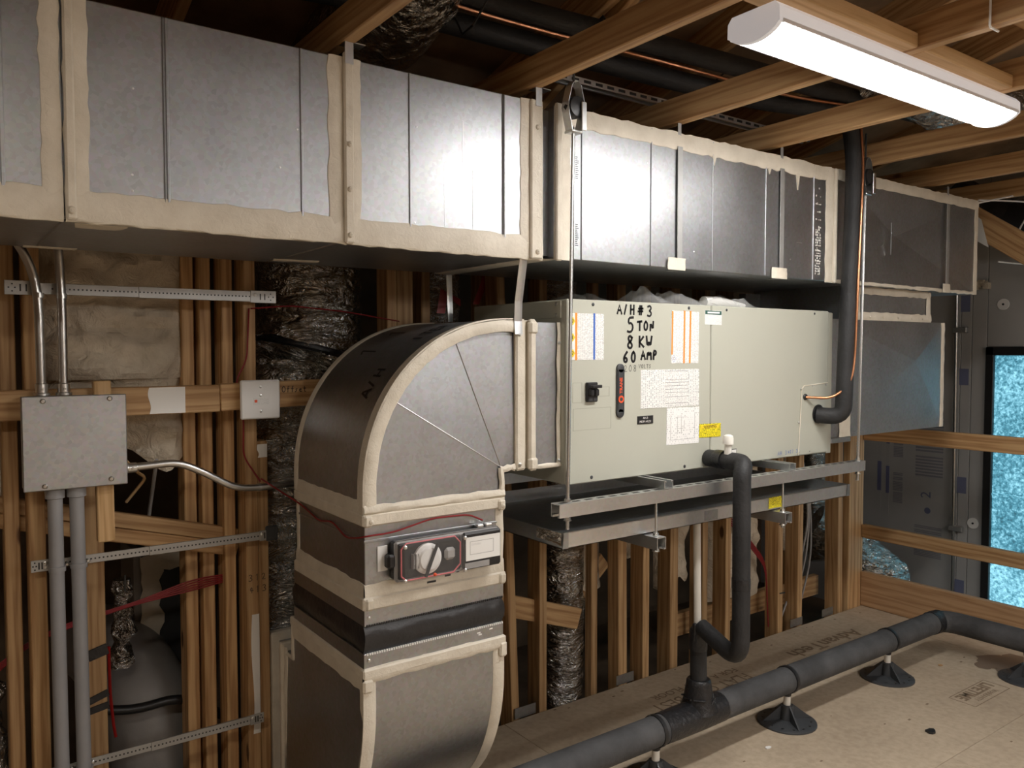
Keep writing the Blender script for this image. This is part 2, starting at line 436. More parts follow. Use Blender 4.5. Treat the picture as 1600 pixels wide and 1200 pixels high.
GLYPH = {
 'A': [[(0, 0), (.45, 1), (.9, 0)], [(.15, .38), (.75, .38)]], '/': [[(.1, 0), (.5, 1)]],
 'H': [[(.05, 0), (.08, 1)], [(.75, 0), (.75, 1)], [(.06, .5), (.75, .52)]],
 '#': [[(.25, .05), (.35, .95)], [(.6, .05), (.7, .95)], [(0, .35), (.9, .38)], [(.05, .65), (.95, .68)]],
 '3': [[(.1, .9), (.45, 1), (.7, .82), (.6, .62), (.3, .52), (.65, .42), (.75, .2), (.45, 0), (.05, .08)]],
 '5': [[(.75, 1), (.2, .97), (.15, .58), (.5, .62), (.75, .4), (.6, .1), (.3, 0), (.02, .06)]],
 'T': [[(0, .95), (.9, 1)], [(.48, .97), (.45, 0)]],
 'O': [[(.45, 1), (.12, .8), (.05, .4), (.25, .03), (.6, .05), (.8, .4), (.75, .8), (.45, 1)]],
 'N': [[(.05, 0), (.1, .95), (.65, .05), (.75, 1)]],
 '8': [[(.7, .85), (.4, 1), (.12, .82), (.3, .58), (.65, .38), (.7, .15), (.4, 0), (.08, .15), (.15, .38), (.6, .6), (.7, .85)]],
 'K': [[(.1, 0), (.12, 1)], [(.8, .95), (.15, .45), (.85, 0)]],
 'W': [[(0, 1), (.2, 0), (.5, .6), (.75, 0), (1, 1)]],
 '6': [[(.65, 1), (.25, .65), (.08, .25), (.35, 0), (.68, .15), (.6, .42), (.2, .4)]],
 '0': [[(.45, 1), (.12, .75), (.1, .25), (.4, 0), (.72, .25), (.75, .75), (.45, 1)]],
 'M': [[(0, 0), (.15, 1), (.45, .3), (.8, 1), (.9, 0)]],
 'P': [[(.1, 0), (.15, 1), (.6, .95), (.7, .7), (.5, .5), (.15, .48)]],
 '2': [[(.1, .8), (.4, 1), (.7, .8), (.5, .4), (.05, .02), (.8, .05)]],
 'V': [[(0, 1), (.4, 0), (.85, 1)]], 'L': [[(.1, 1), (.1, 0), (.7, .02)]],
 'S': [[(.7, .9), (.35, 1), (.1, .78), (.4, .52), (.68, .28), (.4, 0), (.05, .1)]],
 'f': [[(.7, 1), (.45, .95), (.4, 0)], [(.15, .55), (.7, .58)]], 's': [[(.6, .55), (.2, .5), (.55, .25), (.1, .02)]],
 'e': [[(.1, .3), (.65, .35), (.4, .6), (.1, .3), (.3, 0), (.7, .1)]], 't': [[(.35, .9), (.35, .05), (.6, .05)], [(.1, .6), (.65, .62)]],
 'I': [[(.4, 1), (.4, 0)]], 'E': [[(.7, 1), (.1, .97), (.1, 0), (.7, .03)], [(.1, .5), (.55, .52)]],
 'F': [[(.7, 1), (.1, .97), (.1, 0)], [(.1, .5), (.55, .52)]], '.': [[(.3, 0), (.36, .05)]], ' ': [],
 '1': [[(.2, .8), (.45, 1), (.42, 0)]], '4': [[(.55, 0), (.6, 1), (.05, .35), (.85, .35)]], '7': [[(.05, 1), (.8, .97), (.3, 0)]],
}
def marker(name, body, size, origin, right, up, mat, parent, pen=0.004, gap=0.28, lift=0.0006):
    """handwriting: flat ink strokes on a surface; right x up points out of the surface"""
    r = Vector(right).normalized(); u = Vector(up).normalized(); nrm = r.cross(u)
    bm = nb(); cx = 0.0; o = Vector(origin)
    for ch in body:
        for st in GLYPH.get(ch, []):
            p2 = [Vector((cx+x*0.72+random.uniform(-.015, .015), y+random.uniform(-.015, .015))) for x, y in st]
            if len(p2) > 3:
                q = [p2[0]]
                for a, b in zip(p2, p2[1:]): q += [a*.75+b*.25, a*.25+b*.75]
                p2 = q+[p2[-1]]
            prev = None
            for i, p in enumerate(p2):
                d = (p2[min(i+1, len(p2)-1)]-p2[max(i-1, 0)])
                d = d.normalized() if d.length else Vector((1, 0))
                nn = Vector((-d.y, d.x))*pen/size
                pr = []
                for s in (-1, 1):
                    q = p+nn*s+d*((-1 if i == 0 else 1 if i == len(p2)-1 else 0)*pen/size*0.7)
                    pr.append(bm.verts.new(o+r*q.x*size+u*q.y*size+nrm*lift))
                if prev: bm.faces.new((prev[0], pr[0], pr[1], prev[1]))
                prev = pr
        cx += (0.72+gap) if ch != ' ' else 0.6
    return mk(name, bm, mat, parent)
def screws(parent, pts, nrm, r=0.005, h=0.003, mat='zinc', name='screw'):
    nrm = Vector(nrm)
    for p in pts:
        p = Vector(p)
        bm = nb(); tube(bm, [p-nrm*0.001, p+nrm*h*0.5, p+nrm*h], [r, r, r*0.6], 8)
        tube(bm, [p+nrm*h*0.9, p+nrm*h*1.3], [r*0.3, r*0.25], 6)
        mk(name, bm, mat, parent, smooth=True)

# ================================================================ SETTING
# ---- floor: sheets of tongue-and-groove subfloor
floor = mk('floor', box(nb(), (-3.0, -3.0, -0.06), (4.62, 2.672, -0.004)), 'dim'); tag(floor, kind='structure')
def sheet(x0, x1, y0, y1):
    mk('subfloor_panel', box(nb(), (x0+.001, y0+.001, -0.02), (x1-.001, y1-.001, 0.0), 0.0012), 'floor', floor)
for j, (y0, y1) in enumerate(((1.452, 2.672), (0.232, 1.452), (-0.99, 0.232), (-2.2, -0.99))):
    off = (0.0, -1.22)[j % 2]
    for x0 in (-3.0+off, -0.56+off, 1.88+off, 4.32+off):
        a, b = max(-3.0, x0), min(4.62, x0+2.44)
        if b-a > 0.05: sheet(a, b, y0, y1)
FR, FU = (-1, 0, 0), (0, -1, 0)
text('stencil', 'AdvanTech', 0.115, 'stencil', (3.80, 2.435, 0.0005), FR, FU, floor, bold=0.002, squeeze=1.15)
text('stencil', 'FLAT OUT BEST', 0.095, 'stencil', (2.80, 2.405, 0.0005), FR, FU, floor, squeeze=0.95)
text('stencil', 'FOR A QUIET FLOOR', 0.06, 'stencil', (2.84, 2.485, 0.0005), FR, FU, floor)
text('stencil', 'LIFETIME', 0.072, 'stencil', (3.80, 1.685, 0.0005), FR, FU, floor, bold=0.002)
text('stencil', 'WARRANTY', 0.034, 'stencil', (3.80, 1.635, 0.0005), FR, FU, floor)
bm = nb()
for a, b in (((3.635, 1.603), (3.965, 1.606)), ((3.635, 1.717), (3.965, 1.720)), ((3.635, 1.603), (3.638, 1.720)), ((3.962, 1.603), (3.965, 1.720))):
    box(bm, (a[0], a[1], 0), (b[0], b[1], 0.0006))
mk('stencil_frame', bm, 'stencil', floor)
bm = nb()
for q in range(5):
    cx, cy, rr = ((4.25, 1.78, .10), (4.32, 1.70, .12), (4.20, 1.72, .07), (4.38, 1.62, .08), (4.15, 1.80, .05))[q]
    pts = [(cx+rr*random.uniform(.8, 1.2)*math.cos(a*PI/8), cy+rr*random.uniform(.7, 1.1)*math.sin(a*PI/8), 0.0006+q*.0001) for a in range(16)]
    bm.faces.new([bm.verts.new(p) for p in pts])
mk('water_stain', bm, 'wet', floor)
bm = nb()
for q in range(46):      # staple marks and nail specks on the sheets
    x, y = random.uniform(1.9, 4.4), random.choice((2.62, 2.60, 2.24, 1.90, 1.47, 1.36, 1.72))+random.uniform(-.03, .03)
    s_ = random.uniform(.003, .008)
    box(bm, (x, y, 0), (x+s_*2, y+s_, 0.0008))
mk('nail_specks', bm, 'stencil', floor); D.objects['nail_specks']['kind'] = 'stuff'

# ---- back stud wall, with everything framed into it
wall = thing('wall_back', (1.5, 2.68, 0), kind='structure')
YF = 2.68                                  # face of the studs
def stud(x0, x1, z0=-0.25, z1=2.45, y=YF, deep=0.089, lean=0.0, leany=0.0, mat='pine'):
    xm = (x0+x1)/2
    return board('stud', (xm-lean*z0, y+deep/2, z0), (xm+lean*(z1-z0)*1.0, y+deep/2+leany, z1), (0, 1, 0), deep, x1-x0, mat, wall)
# by the junction box
stud(.206, .250); stud(.150, .190, y=2.735); stud(.36, .415, z1=1.40, y=2.765, deep=.05)
stud(.830, .872); stud(.872, .908, z1=1.245, y=2.684); stud(.779, .816, y=2.745); stud(.722, .760, y=2.80); stud(.672, .712, y=2.83)
# behind the elbow and the air handler
stud(1.37, 1.41, y=2.70); stud(1.42, 1.49, y=2.72); stud(1.56, 1.60, y=2.78); stud(1.86, 1.90, y=2.80)
# knee wall behind the drain pan
stud(1.955, 1.995, lean=-0.045, y=2.69); stud(2.072, 2.112); stud(2.378, 2.416, y=2.695, deep=.045); stud(2.545, 2.60, lean=-.012, y=2.685, deep=.075)
stud(2.690, 2.732); stud(2.880, 2.935, y=2.685, mat='pine'); stud(3.13, 3.17, y=2.70); stud(3.285, 3.325); stud(3.735, 3.778, lean=-.015)
stud(3.905, 3.948); stud(4.03, 4.07, y=2.80, lean=-.03); stud(4.325, 4.372, lean=-.02, y=2.69)
board('stud', (4.475, 2.70, -.2), (4.475, 2.70, 2.4), (1, 0, 0), 0.150, 0.045, 'pine', wall)
# horizontal blocking and bracing
board('blocking', (-.60, 2.661, 1.395), (.742, 2.661, 1.397), (0, 0, 1), .086, .037, 'pine', wall)
board('blocking', (.744, 2.661, 1.399), (1.30, 2.661, 1.412), (0, 0, 1), .088, .037, 'pine', wall)
board('brace', (-.25, 2.785, 1.205), (.828, 2.785, .915), (0, 0, 1), .046, .038, 'pine', wall)
board('brace', (-.25, 2.785, 1.157), (.828, 2.785, .866), (0, 0, 1), .044, .038, 'pine', wall)
board('brace', (1.80, 2.733, .520), (2.330, 2.733, .340), (0, 0, 1), .092, .03, 'pine', wall)
board('brace', (2.40, 2.93, .30), (2.66, 2.93, .52), (0, 0, 1), .089, .038, 'pine', wall)
board('brace', (3.05, 2.86, .12), (4.35, 2.86, .12), (0, 0, 1), .12, .038, 'pine', wall)
board('cleat', (.399, 2.624, .985), (.396, 2.624, 1.462), (1, 0, 0), .046, .034, 'pine_pale', wall)
board('top_plate', (-1.2, 2.74, 2.42), (5.5, 2.74, 2.42), (0, 1, 0), .12, .045, 'pine', wall)
for x in (2.0, 2.58, 3.9, 4.2):      # nail plates at the feet of the webs
    mk('nail_plate', box(nb(), (x-.06, 2.679, .0), (x+.05, 2.6815, .045)), 'galv', wall)
# white overspray, black marker notes
def smear(x0, x1, z0, z1, y, parent=wall, mat='paper'):
    n = 9; bm = nb(); a = []; b = []
    for i in range(n+1):
        z = z0+(z1-z0)*i/n; k = .004*math.sin(i*.7)
        a.append((x0+k, y, z)); b.append((x1, y, z))
    strip_between(bm, a, b, (0, -1, 0), .0006, .0); mk('overspray', bm, mat, parent, smooth=True)
smear(.530, .635, 1.356, 1.437, 2.6415); smear(.846, .8705, .25, .66, 2.6795); smear(.874, .906, 1.190, 1.235, 2.683)
marker('handwriting', 'Offset', .020, (.945, 2.641, 1.410), (1, 0, 0), (0, 0, 1), 'ink', wall, .0012, .02)
marker('handwriting', '312', .022, (.836, 2.679, .775), (1, 0, 0), (0, 0, 1), 'ink', wall, .001)
marker('handwriting', '413', .022, (.838, 2.679, .735), (1, 0, 0), (0, 0, 1), 'ink', wall, .001)
# spray foam bellied out between the studs
def foam(x0, x1, z0, z1, y, amp=.05, seed=0, ragged=0.0, nx=None, nz=None):
    nx = nx or max(8, int((x1-x0)/.018)); nz = nz or max(8, int((z1-z0)/.018)); bm = nb(); g = []
    for j in range(nz+1):
        row = []
        for i in range(nx+1):
            u, v = i/nx, j/nz
            x = x0+(x1-x0)*u; z = z0+(z1-z0)*v
            if ragged and v < .35: z += (1-v/.35)*ragged*noise.noise(Vector((x*9, seed, 0)))
            p = Vector((x*4.0, seed*3.1, z*7.5))
            h = noise.noise(p)*.6+noise.noise(p*2.3)*.4+abs(noise.noise(p*5.1))*.25
            e = min(1, 6*u, 6*(1-u))
            row.append(bm.verts.new((x, y-amp*(h+.25)*e+.03*(1-e), z)))
        g.append(row)
    for r, s_ in zip(g, g[1:]):
        for i in range(nx): bm.faces.new((r[i], r[i+1], s_[i+1], s_[i]))
    mk('spray_foam', bm, 'foam', wall, smooth=True)
foam(.235, .69, 1.46, 2.35, 2.83, .10, 1); foam(.24, .72, 1.19, 1.47, 2.87, .10, 2, .10)
foam(-1.2, .165, 1.40, 2.35, 2.84, .08, 3); foam(-1.2, .16, 1.0, 1.41, 2.88, .08, 9, .1)
foam(2.40, 2.57, .42, 1.2, 2.83, .07, 4, .1); foam(2.93, 3.16, .36, 1.6, 2.82, .07, 5, .12)
foam(3.32, 3.745, .20, 1.6, 2.81, .06, 6, .08); foam(3.95, 4.05, .40, 1.6, 2.84, .05, 7, .1); foam(2.72, 2.90, .55, 1.6, 2.84, .06, 8, .1)
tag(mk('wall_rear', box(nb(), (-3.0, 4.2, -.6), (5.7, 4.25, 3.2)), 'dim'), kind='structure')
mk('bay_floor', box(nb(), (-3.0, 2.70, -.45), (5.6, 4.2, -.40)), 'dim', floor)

# ---- walls out of frame that close the attic
for nm, lo, hi in (('wall_left', (-3.05, -3.0, -.06), (-3.0, 4.25, 4.2)), ('wall_front', (-3.0, -3.05, -.06), (5.7, -3.0, 4.2))):
    tag(mk(nm, box(nb(), lo, hi), 'deck'), kind='structure')

# ---- ceiling: sloping roof sheathing over the truss chords
bm = nb(); prism(bm, [(-3.0, 4.25, 2.25), (-3.0, 1.6, 2.95), (-3.0, -.6, 3.55), (-3.0, -3.0, 3.1), (-3.0, -3.0, 3.15), (-3.0, -.6, 3.6), (-3.0, 1.6, 3.0), (-3.0, 4.25, 2.3)], (8.7, 0, 0))
ceil = mk('ceiling', bm, 'deck'); tag(ceil, kind='structure')
def joist(x, x2=None, z=2.337, y0=-2.6, y1=4.0, h=.089, t=.038, mat='pine'):
    x2 = x if x2 is None else x2
    return board('joist', (x2, y0, z+h/2), (x, y1, z+h/2), (0, 0, 1), h, t, mat, ceil)
for x in (-.95, -.34, .27, .877, 1.480, 2.120, 2.671, 3.262, 3.911, 4.52): joist(x)
for x, m_ in ((.62, 'pine'), (1.24, 'pine'), (1.86, 'pine'), (2.48, 'pine'), (3.10, 'pine'), (3.72, 'pine'), (4.34, 'pine')):
    # rafters against the sheathing
    board('rafter', (x, 4.1, 2.22), (x, -.55, 3.46), (0, .26, 1), .14, .038, m_, ceil)
board('web', (1.905, 2.62, 2.45), (1.905, 1.45, 2.98), (0, 0, 1), .089, .038, 'pine', ceil)
board('web', (1.325, 2.55, 2.40), (1.325, 2.95, 2.72), (0, 0, 1), .10, .038, 'pine', ceil)
board('web', (2.21, .55, 2.45), (2.21, 1.5, 2.95), (0, 0, 1), .089, .038, 'pine', ceil)
board('web', (2.79, .45, 2.45), (2.79, 1.3, 2.95), (0, 0, 1), .089, .038, 'pine', ceil)
board('purlin', (1.2, .62, 2.475), (4.8, .62, 2.475), (0, 1, 0), .089, .038, 'pine', ceil)
board('purlin', (1.2, .98, 2.475), (4.8, .93, 2.475), (0, 1, 0), .14, .038, 'pine', ceil)
mk('nail_plate', box(nb(), (2.169, .70, 2.415), (2.1705, .80, 2.449)), 'galv', ceil)

# ---- gable wall with foam boards and the film-covered window
gx = 5.60
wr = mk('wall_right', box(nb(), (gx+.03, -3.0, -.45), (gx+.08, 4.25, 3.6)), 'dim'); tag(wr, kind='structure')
def fboard(y0, y1, z0, z1): mk('insulation_board', box(nb(), (gx, y0+.002, z0+.002), (gx+.03, y1-.002, z1-.002), .002), 'board', wr)
fboard(2.62, 3.84, -.45, 1.98); fboard(2.55, 2.62, -.45, 1.98); fboard(2.455, 2.55, -.45, 1.98)
fboard(2.455, 3.84, 1.98, 2.9); fboard(1.20, 2.455, 1.57, 2.9); fboard(1.20, 2.455, -.45, -.30); fboard(-3.0, 1.20, -.45, 2.9); fboard(3.84, 4.25, -.45, 2.9)
G = gx-.0008
def gsign(y0, y1, z0, z1, mat, nm='board_print'):
    mk(nm, box(nb(), (G, y0, z0), (gx, y1, z1)), mat, wr)
gsign(2.72, 2.91, .66, 1.09, 'board_print'); gsign(2.72, 2.91, .10, .32, 'board_print')
for zz in (.55, .88, 1.15): gsign(3.00, 3.07, zz-.10, zz+.12, 'board_print')
for zz in (1.37, .64, -.06, 1.86): gsign(2.565, 2.625, zz-.055, zz+.055, 'board_blue', 'logo_patch')
gsign(3.16, 3.19, .35, 1.05, 'board_blue_print')
gsign(3.10, 3.125, .35, 1.0, 'board_blue_print')
text('board_lettering', '2', .10, 'board_blue', (G-.0004, 2.83, .54), (0, 0, 1), (0, 1, 0), wr)
bm = nb(); lathe(bm, (G, 2.82, .43), [(.022, -.0004), (.022, 0)], 16, 'X'); mk('board_seal', bm, 'board_blue', wr)
for y, z in ((2.36, 1.845), (2.515, .395)):      # plastic washers on the board screws
    bm = nb(); lathe(bm, (gx, y, z), [(.036, -.006), (.036, 0)], 18, 'X'); o = mk('washer', bm, 'paper', wr, smooth=True)
    bm = nb(); lathe(bm, (gx-.006, y, z), [(.007, -.003), (.007, 0)], 8, 'X'); mk('screw_head', bm, 'plastic', o)
bm = nb()
for a in range(30):
    box(bm, (gx-.02-random.random()*.02, 2.44+a*.018, 1.93+random.random()*.05), (gx+.01, 2.475+a*.018, 1.985+random.random()*.03))
mk('foam_bead', bm, 'foam', wr)
w1 = thing('window_1', (gx, 1.86, -.22), kind='structure')
bm = nb()
for lo, hi in (((gx-.02, 2.405, -.30), (gx+.03, 2.455, 1.57)), ((gx-.02, 1.20, -.30), (gx+.03, 1.25, 1.57)), ((gx-.02, 1.20, 1.515), (gx+.03, 2.455, 1.57)), ((gx-.02, 1.20, -.30), (gx+.03, 2.455, -.25))):
    box(bm, lo, hi, .004)
mk('window_frame', bm, 'plastic', w1)
mk('pane', box(nb(), (gx+.008, 1.25, -.25), (gx+.014, 2.405, 1.515)), 'pane', w1)
mk('muntin', box(nb(), (gx+.001, 1.25, .60), (gx+.008, 2.405, .615)), 'pane', w1)

# ================================================================ LUMBER THAT STANDS FREE
def rail(z0, z1, label, mat='pine', t=.038, y1=2.675, y0=-2.4):
    o = board('guard_rail', (4.549, y1, (z0+z1)/2), (4.549, y0, (z0+z1)/2), (0, 0, 1), z1-z0, t, mat)
    return tag(o, label, 'board', 'boards across the gable opening')
rail(1.010, 1.098, 'top pine board spanning the opening in front of the gable window')
rail(.417, .497, 'middle pine board spanning the opening in front of the gable window')
rail(.002, .210, 'wide plywood toe board standing on the subfloor at the gable opening', 'ply')
o = board('diagonal_brace', (4.62, 2.25, 2.36), (4.62, 1.18, 1.60), (0, 0, 1), .135, .038); tag(o, 'diagonal pine brace with white oversprayed end beside the duct end', 'brace')
bm = nb(); strip_between(bm, [(4.600, 2.22, 2.24), (4.600, 2.10, 2.155), (4.600, 2.02, 2.10)], [(4.600, 2.22, 2.38), (4.600, 2.12, 2.31), (4.600, 2.06, 2.255)], (-1, 0, 0), .001, .002)
mk('overspray', bm, 'paper', o)

# ================================================================ TRUNK DUCT
DY0, DY1, DZ0, DZ1 = 1.950, 2.570, 1.835, 2.302
duct = thing('trunk_duct', (1.55, 2.26, DZ0), 'long galvanized trunk duct with beige mastic joints hanging above the air handler', 'duct')
def section(x0, x1, seams, crossbreak=False):
    bm = nb()
    if not crossbreak:
        box(bm, (x0, DY0, DZ0), (x1, DY1, DZ1), .003)
    else:
        p = [(x0, DZ0), (x1, DZ0), (x1, DZ1), (x0, DZ1)]
        f = [bm.verts.new((x, DY0, z)) for x, z in p]; b = [bm.verts.new((x, DY1, z)) for x, z in p]
        c = bm.verts.new(((x0+x1)/2-.12, DY0+.022, (DZ0+DZ1)/2))
        for i in range(4):
            bm.faces.new((f[i], f[(i+1) % 4], c)); bm.faces.new((f[i], b[i], b[(i+1) % 4], f[(i+1) % 4]))
        bm.faces.new(b)
    s = mk('duct_section', bm, 'galv', duct)
    for x, wd in seams:
        mk('seam', box(nb(), (x-wd/2, DY0-.004, DZ0+.002), (x+wd/2, DY0+.001, DZ1-.002), .0015), 'galv', s)
    return s
s0 = section(-1.6, .2325, [(.122, .008), (.105, .006), (-.5, .008)])
s1 = section(.233, .873, [(.441, .007), (.433, .003), (.756, .007)])
s2 = section(.877, 1.515, [(1.061, .006), (1.375, .006), (1.368, .003)])
s3 = section(1.563, 3.058, [(1.640, .003), (1.674, .006), (1.982, .005), (2.294, .005), (2.599, .004), (2.908, .004)])
s4 = section(3.062, 4.312, [], True)
mk('duct_section', box(nb(), (1.512, DY0+.03, DZ0+.01), (1.566, DY1-.02, DZ1-.01)), 'galv', duct)
FRT = (0, -1, 0)
def vband(s, x0, x1, z0=DZ0-.004, z1=DZ1, th=.005):
    mastic('mastic_band', (x0, DY0, z0), (x0, DY0, z1), (x1, DY0, z0), (x1, DY0, z1), FRT, th, s)
def hband(s, x0, x1, z0, z1, th=.005, jit=.003):
    mastic('mastic_band', (x0, DY0, z0), (x1, DY0, z0), (x0, DY0, z1), (x1, DY0, z1), FRT, th, s, jit)
for s, xa, xb in ((s0, -1.6, .229), (s1, .233, .873), (s2, .877, 1.515)):
    hband(s, xa, xb, DZ0-.010, DZ0+.060, .007)
    mastic('mastic_band', (xa, DY0-.004, DZ0-.006), (xb, DY0-.004, DZ0-.006), (xa, DY0+.03, DZ0), (xb, DY0+.03, DZ0), (0, 0, -1), .005, s)
vband(s0, .190, .229); vband(s1, .233, .281); vband(s1, .826, .873); vband(s2, .877, .917); vband(s2, 1.432, 1.506, th=.006); vband(s3, 1.563, 1.628, th=.007)
mk('mastic_band', box(nb(), (.2335, DY0-.014, DZ0-.006), (.2535, DY0-.002, DZ1), .004), 'mastic', s1)     # raised flange angles
mk('mastic_band', box(nb(), (.865, DY0-.016, DZ0-.008), (.891, DY0-.002, DZ1+.012), .004), 'mastic', s1)
mk('mastic_band', box(nb(), (1.463, DY0-.016, DZ0-.008), (1.509, DY0-.002, DZ1), .004), 'mastic', s2)
mk('mastic_band', box(nb(), (1.560, DY0-.016, DZ0-.008), (1.585, DY0-.002, DZ1+.006), .004), 'mastic', s3)
hband(s3, 1.60, 3.03, DZ1-.056, DZ1+.004, .006, .004)
vband(s3, 2.995, 3.058, th=.007)
mk('mastic_band', box(nb(), (3.040, DY0-.016, DZ0-.006), (3.058, DY0-.002, DZ1), .004), 'mastic', s3)
for x, h in ((2.30, .03), (2.80, .06), (2.62, .02)):     # a few runs of mastic
    bm = nb(); prism(bm, [(x-.012, DY0-.004, DZ1-.05), (x+.012, DY0-.004, DZ1-.05), (x, DY0-.004, DZ1-.056-h)], (0, .004, 0)); mk('mastic_drip', bm, 'mastic', s3)
hband(s4, 3.30, 4.312, DZ1-.042, DZ1+.004, .006, .003); vband(s4, 4.280, 4.315, th=.006); hband(s4, 3.062, 4.312, DZ0-.004, DZ0+.012, .004)
hband(s4, 3.062, 3.30, DZ1-.042, DZ1+.004, .006)
# underside cross joints
for x in (1.54,):
    mastic('mastic_band', (x-.04, DY0, DZ0), (x-.04, DY1, DZ0), (x+.04, DY0, DZ0), (x+.04, DY1, DZ0), (0, 0, -1), .004, duct)
mastic('mastic_band', (.26, 2.03, DZ0), (.37, 2.03, DZ0), (.27, 2.10, DZ0), (.34, 2.10, DZ0), (0, 0, -1), .004, duct)
mastic('mastic_band', (.20, 2.535, DZ0), (.33, 2.535, DZ0), (.20, 2.565, DZ0), (.31, 2.565, DZ0), (0, 0, -1), .004, duct)
mastic('mastic_band', (.86, 2.46, DZ0), (1.0, 2.44, DZ0), (.86, 2.50, DZ0), (1.0, 2.48, DZ0), (0, 0, -1), .004, duct)
# hanger straps screwed to the side and turned over the joists
for x in (.878, 1.490):
    bm = nb(); box(bm, (x-.012, DY0-.019, DZ1-.02), (x+.012, DY0-.0165, 2.340), .0008); box(bm, (x-.012, DY0-.019, 2.3365), (x+.045, DY0+.02, 2.339)); mk('hanger_strap', bm, 'galv_zinc', duct)
for x in (2.117, 2.694, 4.0):
    bm = nb(); box(bm, (x-.0125, DY0-.0085, DZ0-.004), (x+.0125, DY0-.0065, DZ1-.046), .0005); box(bm, (x-.008, DY0-.004, DZ1-.01), (x+.008, DY0-.002, 2.340)); box(bm, (x-.0125, DY0-.0085, DZ0-.006), (x+.0125, DY0+.05, DZ0-.004))
    o = mk('hanger_strap', bm, 'bracket', duct)
for x, wd in ((2.103, .044), (2.681, .048), (3.993, .036)):
    mastic('mastic_patch', (x-wd, DY0-.008, DZ0-.006), (x-wd, DY0-.008, DZ0+.036), (x+wd, DY0-.008, DZ0-.006), (x+wd, DY0-.008, DZ0+.036), FRT, .004, duct, .002)
screws(s1, [(.878, DY0-.016, z) for z in (1.848, 1.965, 2.08)], FRT, .0075, .006, 'mastic')
screws(s2, [(1.487, DY0-.016, 1.848), (1.487, DY0-.016, 2.22)], FRT, .008, .006, 'mastic')
screws(s0, [(.243, DY0-.014, 1.848)], FRT, .009, .008, 'mastic')
screws(s3, [(x, DY0, z) for x, z in ((1.78, 2.17), (1.965, 2.18), (2.20, 1.90), (2.76, 1.91))], FRT, .003, .001)
screws(s2, [(x, DY0, z) for x, z in ((1.082, 2.16), (1.39, 2.13), (1.075, 1.90))], FRT, .003, .001)
screws(s1, [(x, DY0, z) for x, z in ((.37, 2.13), (.745, 2.10), (.365, 1.94), (.365, 1.905), (.70, 2.0))], FRT, .003, .001)
def faint(s, pts, nm='scribed_line', mat='galv_zinc'):
    bm = nb()
    for a, b in zip(pts, pts[1:]):
        lo = (min(a[0], b[0])-.0008, DY0-.0012, min(a[1], b[1])-.0008); hi = (max(a[0], b[0])+.0008, DY0, max(a[1], b[1])+.0008); box(bm, lo, hi)
    mk(nm, bm, mat, s)
faint(s2, [(1.17, 1.90), (1.17, 2.068), (1.265, 2.068), (1.265, 1.90)]); faint(s3, [(1.78, 2.055), (1.78, 2.028), (1.875, 2.028), (1.875, 2.055)])
faint(s2, [(1.23, 2.20), (1.23, 2.07)]); faint(s3, [(2.80, 1.98), (2.835, 1.98)]); faint(s4, [(3.50, 2.12), (3.50, 1.98)])
bm = nb()
for q in range(34):       # white mill printing up the edge of the sheet
    z = 1.86+q*.0105
    if q > 18 and q % 3: continue
    for c in range(4):
        if random.random() < .7:
            x = 2.926+c*.010
            box(bm, (x, DY0-.0006, z), (x+random.uniform(.003, .009), DY0, z+random.uniform(.003, .009)))
o = mk('mill_print', bm, 'paper', s3); o['kind'] = 'stuff'
bm = nb()
for z0 in (2.09, 1.88):
    for q in range(12): box(bm, (1.648, DY0-.0006, z0+q*.006), (1.656+random.random()*.006, DY0, z0+q*.006+.003))
o = mk('mill_print', bm, 'darkgrey', s3); o['kind'] = 'stuff'

# ================================================================ UPPER ELBOW from the air handler down
EY0, EY1 = 2.014, 2.520
def earc(k, sx=.495, sz=.494, cx=1.440, cz=1.150, e=2.12):
    a = PI/2+(PI/2)*k
    c, s = math.cos(a), math.sin(a)
    return (cx-sx*abs(c)**(2/e), cz+sz*abs(s)**(2/e))
NA = 28
ARC = [earc(i/NA) for i in range(NA+1)]
elb = thing('duct_elbow', (1.18, 2.26, .83), 'rounded galvanized duct elbow with beige mastic edges joining the air handler end', 'duct')
# heel, back and throat
bm = nb()
prof = [(1.456, 1.644)]+ARC+[(.945, 1.072), (1.411, 1.072), (1.411, 1.186), (1.456, 1.186)]
fa = [bm.verts.new((x, EY0+.002, z)) for x, z in prof]; fb = [bm.verts.new((x, EY1, z)) for x, z in prof]
for i in range(len(prof)):
    j = (i+1) % len(prof)
    bm.faces.new((fa[i], fa[j], fb[j], fb[i]))
bm.faces.new(fb)
heel = mk('heel_sheet', bm, 'galv', elb, smooth=True)
# front cheek folded along two creases that fan out of the throat
TH = (1.408, 1.190)
i1, i2 = 7, 18
def facet(bm, apex, pts, d0, d1, put):
    """a flat facet fanned from apex: the offset grows linearly between its two border creases"""
    u = Vector(pts[0])-Vector(apex); v = Vector(pts[-1])-Vector(apex); det = u.x*v.y-u.y*v.x
    vs = []
    for p in pts:
        q = Vector(p)-Vector(apex); a_ = (q.x*v.y-q.y*v.x)/det; b_ = (u.x*q.y-u.y*q.x)/det
        vs.append(bm.verts.new(put(p, a_*d0+b_*d1)))
    c = bm.verts.new(put(apex, 0.0))
    for a_, b_ in zip(vs, vs[1:]): bm.faces.new((c, a_, b_))
bm = nb(); put = lambda p, d: (p[0], EY0+.002+d, p[1])
facet(bm, TH, [(1.456, 1.30), (1.456, 1.644)]+ARC[:i1+1], 0, .015, put)
facet(bm, TH, ARC[i1:i2+1], .015, -.004, put)
facet(bm, TH, ARC[i2:]+[(.945, 1.072), (1.411, 1.072)], -.004, 0, put)
bm.faces.new([bm.verts.new(put(p, 0)) for p in (TH, (1.456, 1.186), (1.456, 1.30))])
mk('cheek_sheet', bm, 'galv', elb)
